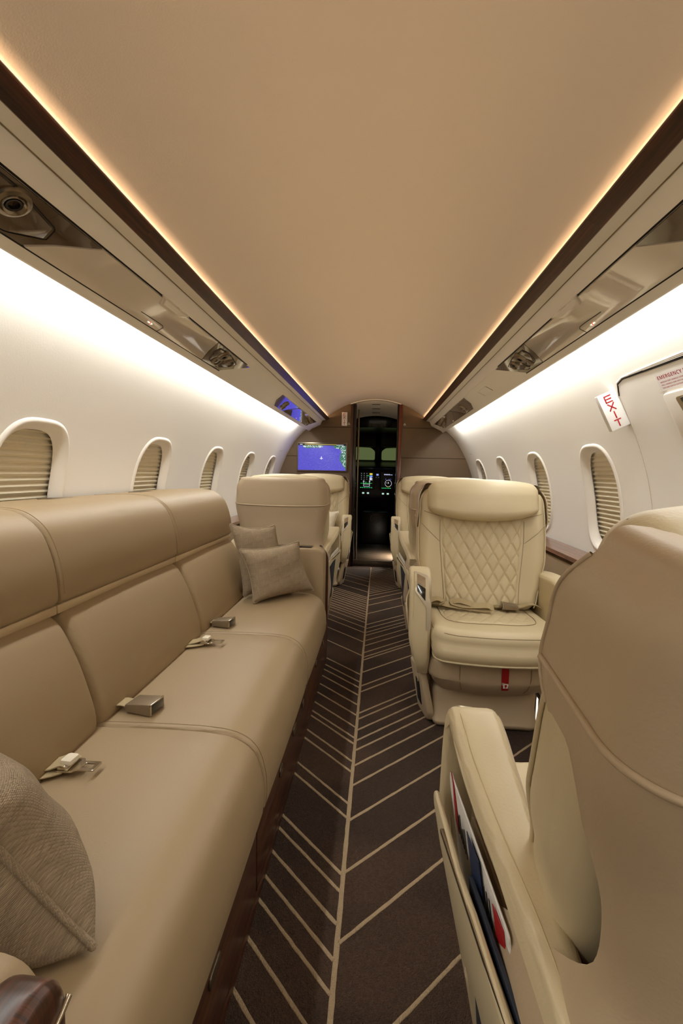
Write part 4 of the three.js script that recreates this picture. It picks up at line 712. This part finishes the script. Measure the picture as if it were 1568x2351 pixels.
// ------------------------------------------------------------------ seat belts
function webbing(pts, w, n = 40, th = 0.0012, normal = [0, 1, 0]) {      // flat strap along a path
  const c = new THREE.CatmullRomCurve3(pts.map(p => new THREE.Vector3(p[0], p[1], p[2])), false, 'centripetal'), P = c.getSpacedPoints(n), pos = [], idx = [];
  P.forEach((p, i) => { const t = new THREE.Vector3().subVectors(P[Math.min(n, i + 1)], P[Math.max(0, i - 1)]).normalize(); const f = i / n * (pts.length - 1), k = Math.min(pts.length - 2, Math.floor(f)), a = pts[k][3] || normal, b = pts[k + 1][3] || normal, N = new THREE.Vector3(...a).lerp(new THREE.Vector3(...b), f - k).normalize(); const s = new THREE.Vector3().crossVectors(t, N).normalize(); const u = new THREE.Vector3().crossVectors(s, t).normalize(); for (const [q, r] of [[-w / 2, -th], [w / 2, -th], [w / 2, th], [-w / 2, th]]) pos.push(p.x + s.x * q + u.x * r, p.y + s.y * q + u.y * r, p.z + s.z * q + u.z * r); if (i) for (let e = 0; e < 4; e++) { const A = 4 * (i - 1) + e, B = 4 * (i - 1) + (e + 1) % 4; idx.push(A, B, A + 4, B, B + 4, A + 4); } });
  idx.push(0, 2, 1, 0, 3, 2); const o = 4 * n; idx.push(o, o + 1, o + 2, o, o + 2, o + 3);
  return fin(raw(pos, idx), 0.5);
}
function buckle(parent, size = 1) {                        // local: open end towards +x, resting on y = 0
  const s = size, B = mesh('buckle_body', softExtrude(roundPoly([[-0.032 * s, 0.002], [0.030 * s, 0.0], [0.030 * s, 0.026 * s], [-0.032 * s, 0.018 * s]], 0.004, 3), -0.023 * s, 0.023 * s, 0.003, { k: 2 }), MAT.buckle, parent);
  mesh('buckle_face', box(0.0295 * s, 0.0325 * s, 0.001, 0.0262 * s, -0.0222 * s, 0.0222 * s, 0.001), MAT.chrome, B);
  mesh('buckle_slot', box(0.031 * s, 0.0331 * s, 0.0035, 0.0235 * s, -0.0195 * s, 0.0195 * s, 0.001), MAT.blackGloss, B);
  return B;
}
function tongue(parent) {                                   // flat latch plate with a window
  const out = roundPoly([[-0.030, -0.022], [0.004, -0.022], [0.010, -0.014], [0.048, -0.014], [0.048, 0.014], [0.010, 0.014], [0.004, 0.022], [-0.030, 0.022]], 0.003, 2), sh = new THREE.Shape(out.map(p => new THREE.Vector2(p[0], p[1])));
  const hole = roundPoly([[0.016, -0.008], [0.040, -0.008], [0.040, 0.008], [0.016, 0.008]], 0.002, 2); sh.holes.push(new THREE.Path(hole.map(p => new THREE.Vector2(p[0], p[1]))));
  const g = new THREE.ExtrudeGeometry(sh, { depth: 0.0025, bevelEnabled: true, bevelSize: 0.0006, bevelThickness: 0.0006, bevelSegments: 1 }); g.rotateX(-Math.PI / 2); boxUV(g);
  const T = mesh('latch_plate', g, MAT.chrome, parent);
  mesh('adjuster_bar', softExtrude(roundPoly([[-0.028, 0.002], [-0.006, 0.002], [-0.008, 0.012], [-0.026, 0.012]], 0.003, 3), -0.021, 0.021, 0.003, { k: 2 }), MAT.chrome, T);
  return T;
}
{ // main chair: strap with loops on its left, buckle on its right
  const b = group('seat_belt_strap', [0.525, 0.447, -2.03]); tag(b, 'loose beige seat belt strap on the quilted armchair seat', 'seat belt');
  mesh('webbing', webbing([[-0.255, -0.015, -0.02], [-0.235, 0.012, -0.005], [-0.20, 0.018, 0.0], [-0.15, 0.010, 0.015], [-0.09, 0.007, 0.030], [-0.03, 0.006, 0.045], [0.015, 0.006, 0.055], [0.032, 0.014, 0.058], [0.018, 0.023, 0.056], [-0.03, 0.018, 0.045], [-0.09, 0.014, 0.030], [-0.13, 0.022, 0.012], [-0.10, 0.030, 0.016], [-0.05, 0.022, 0.034]], 0.032, 110, 0.0010, [0, 0.9, 0.45]), MAT.belt, b);
  mesh('strap_fold', webbing([[-0.25, 0.0, 0.015], [-0.225, 0.026, 0.012], [-0.195, 0.034, 0.010], [-0.175, 0.026, 0.012], [-0.19, 0.014, 0.012]], 0.034, 40, 0.0010, [0, 1, 0.3]), MAT.belt, b);
  mesh('end_fitting', box(-0.262, -0.235, -0.012, 0.012, -0.022, 0.012, 0.004), MAT.dark, b);
  const k = group('seat_belt_buckle', [0.645, 0.4475, -2.02], Math.PI - 0.05); tag(k, 'seat belt buckle lying on the quilted armchair seat', 'seat belt');
  buckle(k, 1.05);
  mesh('webbing', webbing([[-0.03, 0.010, 0], [-0.055, 0.016, 0.0], [-0.085, 0.028, -0.004], [-0.115, 0.022, 0.0], [-0.135, -0.002, 0.008], [-0.142, -0.03, 0.01]], 0.034, 40), MAT.belt, k);
}
// belts on the far chairs
for (const [x, d, t] of [[-0.42, 4.22, 'tangled seat belt on the far left armchair seat'], [0.40, 4.20, 'tangled seat belt on the far right armchair seat']]) {
  const b = group('seat_belt_strap', [x, 0.447, -d]); tag(b, t, 'seat belt');
  mesh('webbing', webbing([[-0.13, 0.006, 0.02], [-0.07, 0.018, 0.0], [0.0, 0.008, 0.03], [0.06, 0.022, 0.01], [0.03, 0.03, 0.02], [-0.04, 0.026, 0.01]], 0.04, 50, 0.0012, [0, 0.9, 0.4]), MAT.belt, b);
  mesh('latch_plate', box(0.05, 0.09, 0.012, 0.018, -0.015, 0.02, 0.002), MAT.chrome, b);
}
// ------------------------------------------------------------------ sofa along the left wall
const SD = [0.37, 1.01, 1.65, 2.29];                        // seam distances
{
  const sofa = group('sofa', [-0.60, 0, -1.33]); tag(sofa, 'long tan leather three-seat sofa along the left wall', 'sofa');
  const X0 = 0.60, Z0 = 1.33, add = (n, g, m, p = sofa) => { if (p === sofa || !p.userData.off) g.translate(X0, 0, Z0); return mesh(n, g, m, p); };
  const seatProf = spline([[-0.640, 0.405], [-0.55, 0.4085], [-0.42, 0.412], [-0.33, 0.411], [-0.268, 0.402], [-0.225, 0.375], [-0.203, 0.325], [-0.196, 0.27], [-0.199, 0.222]], 34, false).map(p => [p[0], p[1]]);
  const seatPoly = [...seatProf, [-0.30, 0.222], [-0.640, 0.25]];
  const backProf = spline([[-0.612, 0.372], [-0.602, 0.43], [-0.624, 0.52], [-0.655, 0.60], [-0.690, 0.662], [-0.712, 0.680]], 20, false).map(p => [p[0], p[1]]);
  const backPoly = [...backProf, [-0.78, 0.678], [-0.80, 0.45], [-0.74, 0.372]];
  const rollProf = spline([[-0.735, 0.698], [-0.702, 0.708], [-0.699, 0.755], [-0.712, 0.825], [-0.740, 0.885], [-0.790, 0.922], [-0.86, 0.932], [-0.95, 0.931], [-1.035, 0.926]], 40, false).map(p => [p[0], p[1]]);
  const rollPoly = [...rollProf, [-1.045, 0.75], [-0.80, 0.690]];
  const stitch = [], pipe = [];
  for (let k = 0; k < 3; k++) {
    const a = SD[k] + 0.0012, b = SD[k + 1] - 0.0012;
    add('seat_cushion', softExtrude(seatPoly, -a, -b, 0.009, { k: 4, m: 8, bulge: 0.004, crease: 0.9 }), MAT.sofa);
    add('back_cushion', softExtrude(backPoly, -a, -b, 0.030, { k: 6, m: 8, bulge: 0.007, crease: 0.9 }), MAT.sofa);
    add('head_roll', softExtrude(rollPoly, -a, -b, 0.009, { k: 5, m: 8, bulge: 0.003, crease: 0.9 }), MAT.sofa);
    add('band', box(-0.80, -0.706, 0.679, 0.701, -a, -b, 0.003), MAT.sofaBand);
  }
  for (const d of [SD[1], SD[2]]) {
    for (const o of [0.016]) {
      stitch.push(tube(seatProf.filter((p, i) => i % 2 === 0).map(p => [p[0] + 0.0012, p[1] + 0.0012, -(d + o)]), 0.0006, 60, 5));
      stitch.push(tube(rollProf.filter((p, i) => i % 2 === 0 && i > 3).map(p => [p[0] + 0.0008, p[1] + 0.0008, -(d + 0.014)]), 0.0006, 60, 5));
    }
  }
  add('stitched_seam', join(stitch), MAT.sofaSeam);
  // wooden plinth with drawer fronts and flush latches
  add('plinth', box(-0.62, -0.212, 0.0, 0.222, -0.30, -2.42, 0.004, 'z'), MAT.baseWood);
  for (const [a, b] of [[0.30, 0.965], [0.97, 1.735], [1.74, 2.42]]) {
    const dr = add('drawer_front', box(-0.214, -0.2035, 0.045, 0.219, -a - 0.002, -b + 0.002, 0.002, 'z'), MAT.baseWood);
  }
  add('toe_board', box(-0.21, -0.2055, 0.0, 0.041, -0.30, -2.42, 0.001, 'z'), MAT.baseWood);
  for (const [d, h] of [[0.53, 0.10], [0.69, 0.05], [1.22, 0.035], [1.43, 0.05], [1.60, 0.03], [1.95, 0.035], [2.2, 0.02]]) {
    const la = add('latch', softExtrude(roundPoly([[-d - h / 2, 0.165], [-d + h / 2, 0.165], [-d + h / 2, 0.192], [-d - h / 2, 0.192]], 0.008, 3), -0.2036, -0.199, 0.0018, { k: 2, map: (z, y, x) => [x, y, z] }), MAT.satin);
  }
  // front (far) arm
  const armP = roundPoly([[-0.66, 0.22], [-0.216, 0.22], [-0.216, 0.635, 0.05], [-0.66, 0.640]], 0.02, 8);
  add('end_arm', softExtrude(armP, -2.305, -2.405, 0.012, { k: 4, crease: 0.8 }), MAT.sofa);
  const ta = add('arm_tray', box(-0.53, -0.285, 0.633, 0.6425, -2.325, -2.385, 0.002), MAT.blackGloss);
  add('arm_wood_edge', softExtrude(roundPoly([[-0.222, 0.20], [-0.205, 0.20], [-0.205, 0.585, 0.03], [-0.245, 0.638, 0.04], [-0.256, 0.638], [-0.222, 0.582, 0.03]], 0.004, 5), -2.407, -2.425, 0.002, { k: 2, crease: 0.6, long: 'y' }), MAT.baseWood);
  // aft (near) arm, a corner of which is in view
  const nearP = roundPoly([[-0.66, 0.22], [-0.240, 0.22], [-0.240, 0.585, 0.05], [-0.66, 0.600]], 0.02, 8);
  add('end_arm', softExtrude(nearP, -0.362, -0.255, 0.010, { k: 4, crease: 0.8 }), MAT.sofa);
  add('arm_wood_edge', softExtrude(roundPoly([[-0.352, 0.20], [-0.352, 0.598, 0.045], [-0.250, 0.598, 0.045], [-0.250, 0.20]], 0.01, 10), -0.262, -0.2085, 0.014, { k: 4, crease: 0.7, long: 'y', map: (z, y, x) => [x, y, z] }), MAT.baseWood);
  add('arm_metal_edge', tube([[-0.2085, 0.562, -0.348], [-0.2075, 0.556, -0.33], [-0.2075, 0.548, -0.30], [-0.2075, 0.54, -0.26]], 0.003, 30, 8), MAT.chrome);
  for (const d of [1.33, 1.83]) { const h = add('belt_guide', box(-0.965, -0.915, 0.928, 0.936, -d - 0.05, -d + 0.05, 0.003), MAT.satin); }
}
// belts lying on the sofa
{
  const belts = [
    ['buckle', -0.530, 1.080, -0.18, 'seat belt buckle on the middle sofa seat, near its aft seam'],
    ['buckle', -0.548, 1.730, -0.18, 'seat belt buckle on the front sofa seat, beside the pillows'],
    ['tongue', -0.545, 0.835, -0.06, 'metal seat belt latch on the nearest sofa seat'],
    ['tongue', -0.525, 1.525, -0.06, 'metal seat belt latch on the middle sofa seat'],
  ];
  for (const [k, x, d, r, label] of belts) {
    const g = group(k === 'buckle' ? 'seat_belt_buckle' : 'seat_belt_latch', [x, 0.4135, -d], r); tag(g, label, 'seat belt');
    if (k === 'buckle') { buckle(g, 1.2); mesh('webbing', webbing([[-0.034, 0.010, 0], [-0.06, 0.014, 0.004], [-0.085, 0.008, 0.008], [-0.12, -0.02, 0.01]], 0.04, 30), MAT.belt, g); }
    else { const t = tongue(g); t.position.y = 0.011; t.rotation.z = 0.06; mesh('webbing', webbing([[-0.13, -0.02, 0.02], [-0.085, 0.004, 0.012], [-0.045, 0.014, 0.004], [-0.018, 0.022, 0.0], [-0.006, 0.016, 0], [-0.022, 0.009, 0.002], [-0.05, 0.006, 0.02], [-0.09, 0.004, 0.035]], 0.042, 60), MAT.belt, g); mesh('strap_pad', box(-0.026, 0.0, 0.018, 0.031, -0.014, 0.016, 0.006), MAT.whitePillow, g); }
  }
}
// ------------------------------------------------------------------ pillows: four corners (bl, br, tr, tl) and a fullness
function pillow(label, c, full, m, pm, opts = {}) {
  const V = c.map(p => new THREE.Vector3(...p)), cen = V.reduce((a, b) => a.add(b), new THREE.Vector3()).multiplyScalar(0.25).clone();
  const CV = c.map(p => new THREE.Vector3(...p));
  const ctr = CV.reduce((a, b) => a.clone().add(b)).multiplyScalar(0.25), minY = Math.min(...c.map(p => p[1]));
  const e1 = CV[1].clone().sub(CV[0]).add(CV[2]).sub(CV[3]), e2 = CV[3].clone().sub(CV[0]).add(CV[2]).sub(CV[1]), N = new THREE.Vector3().crossVectors(e1, e2).normalize();
  const at = (u, v) => { // u,v in -1..1, edges pulled in between the corners
    const ku = u * (1 - (opts.pinch ?? 0.12) * (1 - v * v)), kv = v * (1 - (opts.pinch ?? 0.12) * (1 - u * u)), a = (ku + 1) / 2, b = (kv + 1) / 2;
    return CV[0].clone().multiplyScalar((1 - a) * (1 - b)).addScaledVector(CV[1], a * (1 - b)).addScaledVector(CV[2], a * b).addScaledVector(CV[3], (1 - a) * b);
  };
  const o = group('pillow', [ctr.x, minY, ctr.z]); tag(o, label, 'pillow');
  const off = new THREE.Vector3(ctr.x, minY, ctr.z), n = 28, pos = [], idx = [];
  const wr = (u, v) => 0.003 * Math.sin(5 * u + 3 * v) * (1 - u * u) + 0.002 * Math.sin(9 * v - 4 * u);
  for (const s of [1, -1]) for (let j = 0; j <= n; j++) for (let i = 0; i <= n; i++) { const u = Math.sin((i / n - 0.5) * Math.PI), v = Math.sin((j / n - 0.5) * Math.PI), t = Math.pow(Math.max(0, (1 - u ** 4) * (1 - v ** 4)), 0.55); const p = at(u, v).addScaledVector(N, s * (full * t + wr(u, v) * t)).sub(off); pos.push(p.x, p.y, p.z); }
  const b = (n + 1) * (n + 1); for (const q of [0, 1]) for (let j = 0; j < n; j++) for (let i = 0; i < n; i++) { const a = q * b + j * (n + 1) + i; if (q) idx.push(a, a + n + 1, a + 1, a + 1, a + n + 1, a + n + 2); else idx.push(a, a + 1, a + n + 1, a + 1, a + n + 2, a + n + 1); }
  const g = fin(raw(pos, idx), 1.2);
  { // weave follows the cover, in metres
    const L1 = e1.length() / 2, L2 = e2.length() / 2, E1 = e1.clone().normalize(), E2 = e2.clone().normalize(), p = g.attributes.position, uv = g.attributes.uv, q = new THREE.Vector3(); for (let i = 0; i < p.count; i++) { q.fromBufferAttribute(p, i); uv.setXY(i, q.dot(E1), q.dot(E2)); } }
  mesh('cover', g, m, o);
  const rim = []; for (let k = 0; k < 4; k++) for (let i = 0; i < 10; i++) { const t = lerp(-0.992, 0.992, i / 10); const [u, v] = k === 0 ? [t, -1] : k === 1 ? [1, t] : k === 2 ? [-t, 1] : [-1, -t]; const p = at(u * 0.998, v * 0.998).sub(off); rim.push([p.x, p.y, p.z]); }
  mesh('piping', tube(rim, opts.pipe ?? 0.0042, 160, 7, true), pm, o);
  return o;
}
pillow('front taupe woven pillow leaning on the sofa far arm', [[-0.510, 0.420, -2.025], [-0.262, 0.428, -2.265], [-0.330, 0.690, -2.185], [-0.590, 0.662, -2.065]], 0.058, MAT.pillow, MAT.pillowPipe);
pillow('rear taupe woven pillow tucked behind the front one on the sofa', [[-0.578, 0.425, -2.105], [-0.375, 0.430, -2.275], [-0.462, 0.760, -2.235], [-0.652, 0.775, -2.115]], 0.040, MAT.pillow, MAT.pillowPipe);
pillow('large taupe woven pillow on the near end of the sofa, cut by the frame', [[-0.585, 0.430, -0.600], [-0.290, 0.420, -0.505], [-0.385, 0.640, -0.440], [-0.660, 0.690, -0.520]], 0.085, MAT.pillow, MAT.pillowPipe, { pipe: 0.005 });
pillow('white pillow on the far left armchair', [[-0.600, 0.452, -4.12], [-0.345, 0.460, -4.16], [-0.312, 0.665, -4.215], [-0.590, 0.672, -4.23]], 0.045, MAT.whitePillow, MAT.whitePillow);
{ // floor light beside the quilted armchair's pedestal
  const g = group('floor_courtesy_light', [0.735, 0, -1.94]); tag(g, 'white floor light glowing beside the quilted armchair pedestal', 'courtesy light');
  mesh('housing', box(-0.012, 0.004, 0, 0.12, -0.05, 0.05, 0.003), MAT.satin, g); mesh('lens', box(0.002, 0.010, 0.012, 0.108, -0.044, 0.052, 0.003), glow(0xfff4e6, 1.3), g);
  const l = new THREE.RectAreaLight(0xfff4e6, 6, 0.08, 0.09); l.position.set(0.748, 0.06, -1.94); l.lookAt(1.0, 0.02, -1.94); scene.add(l);
}
renderer.render(scene, camera);
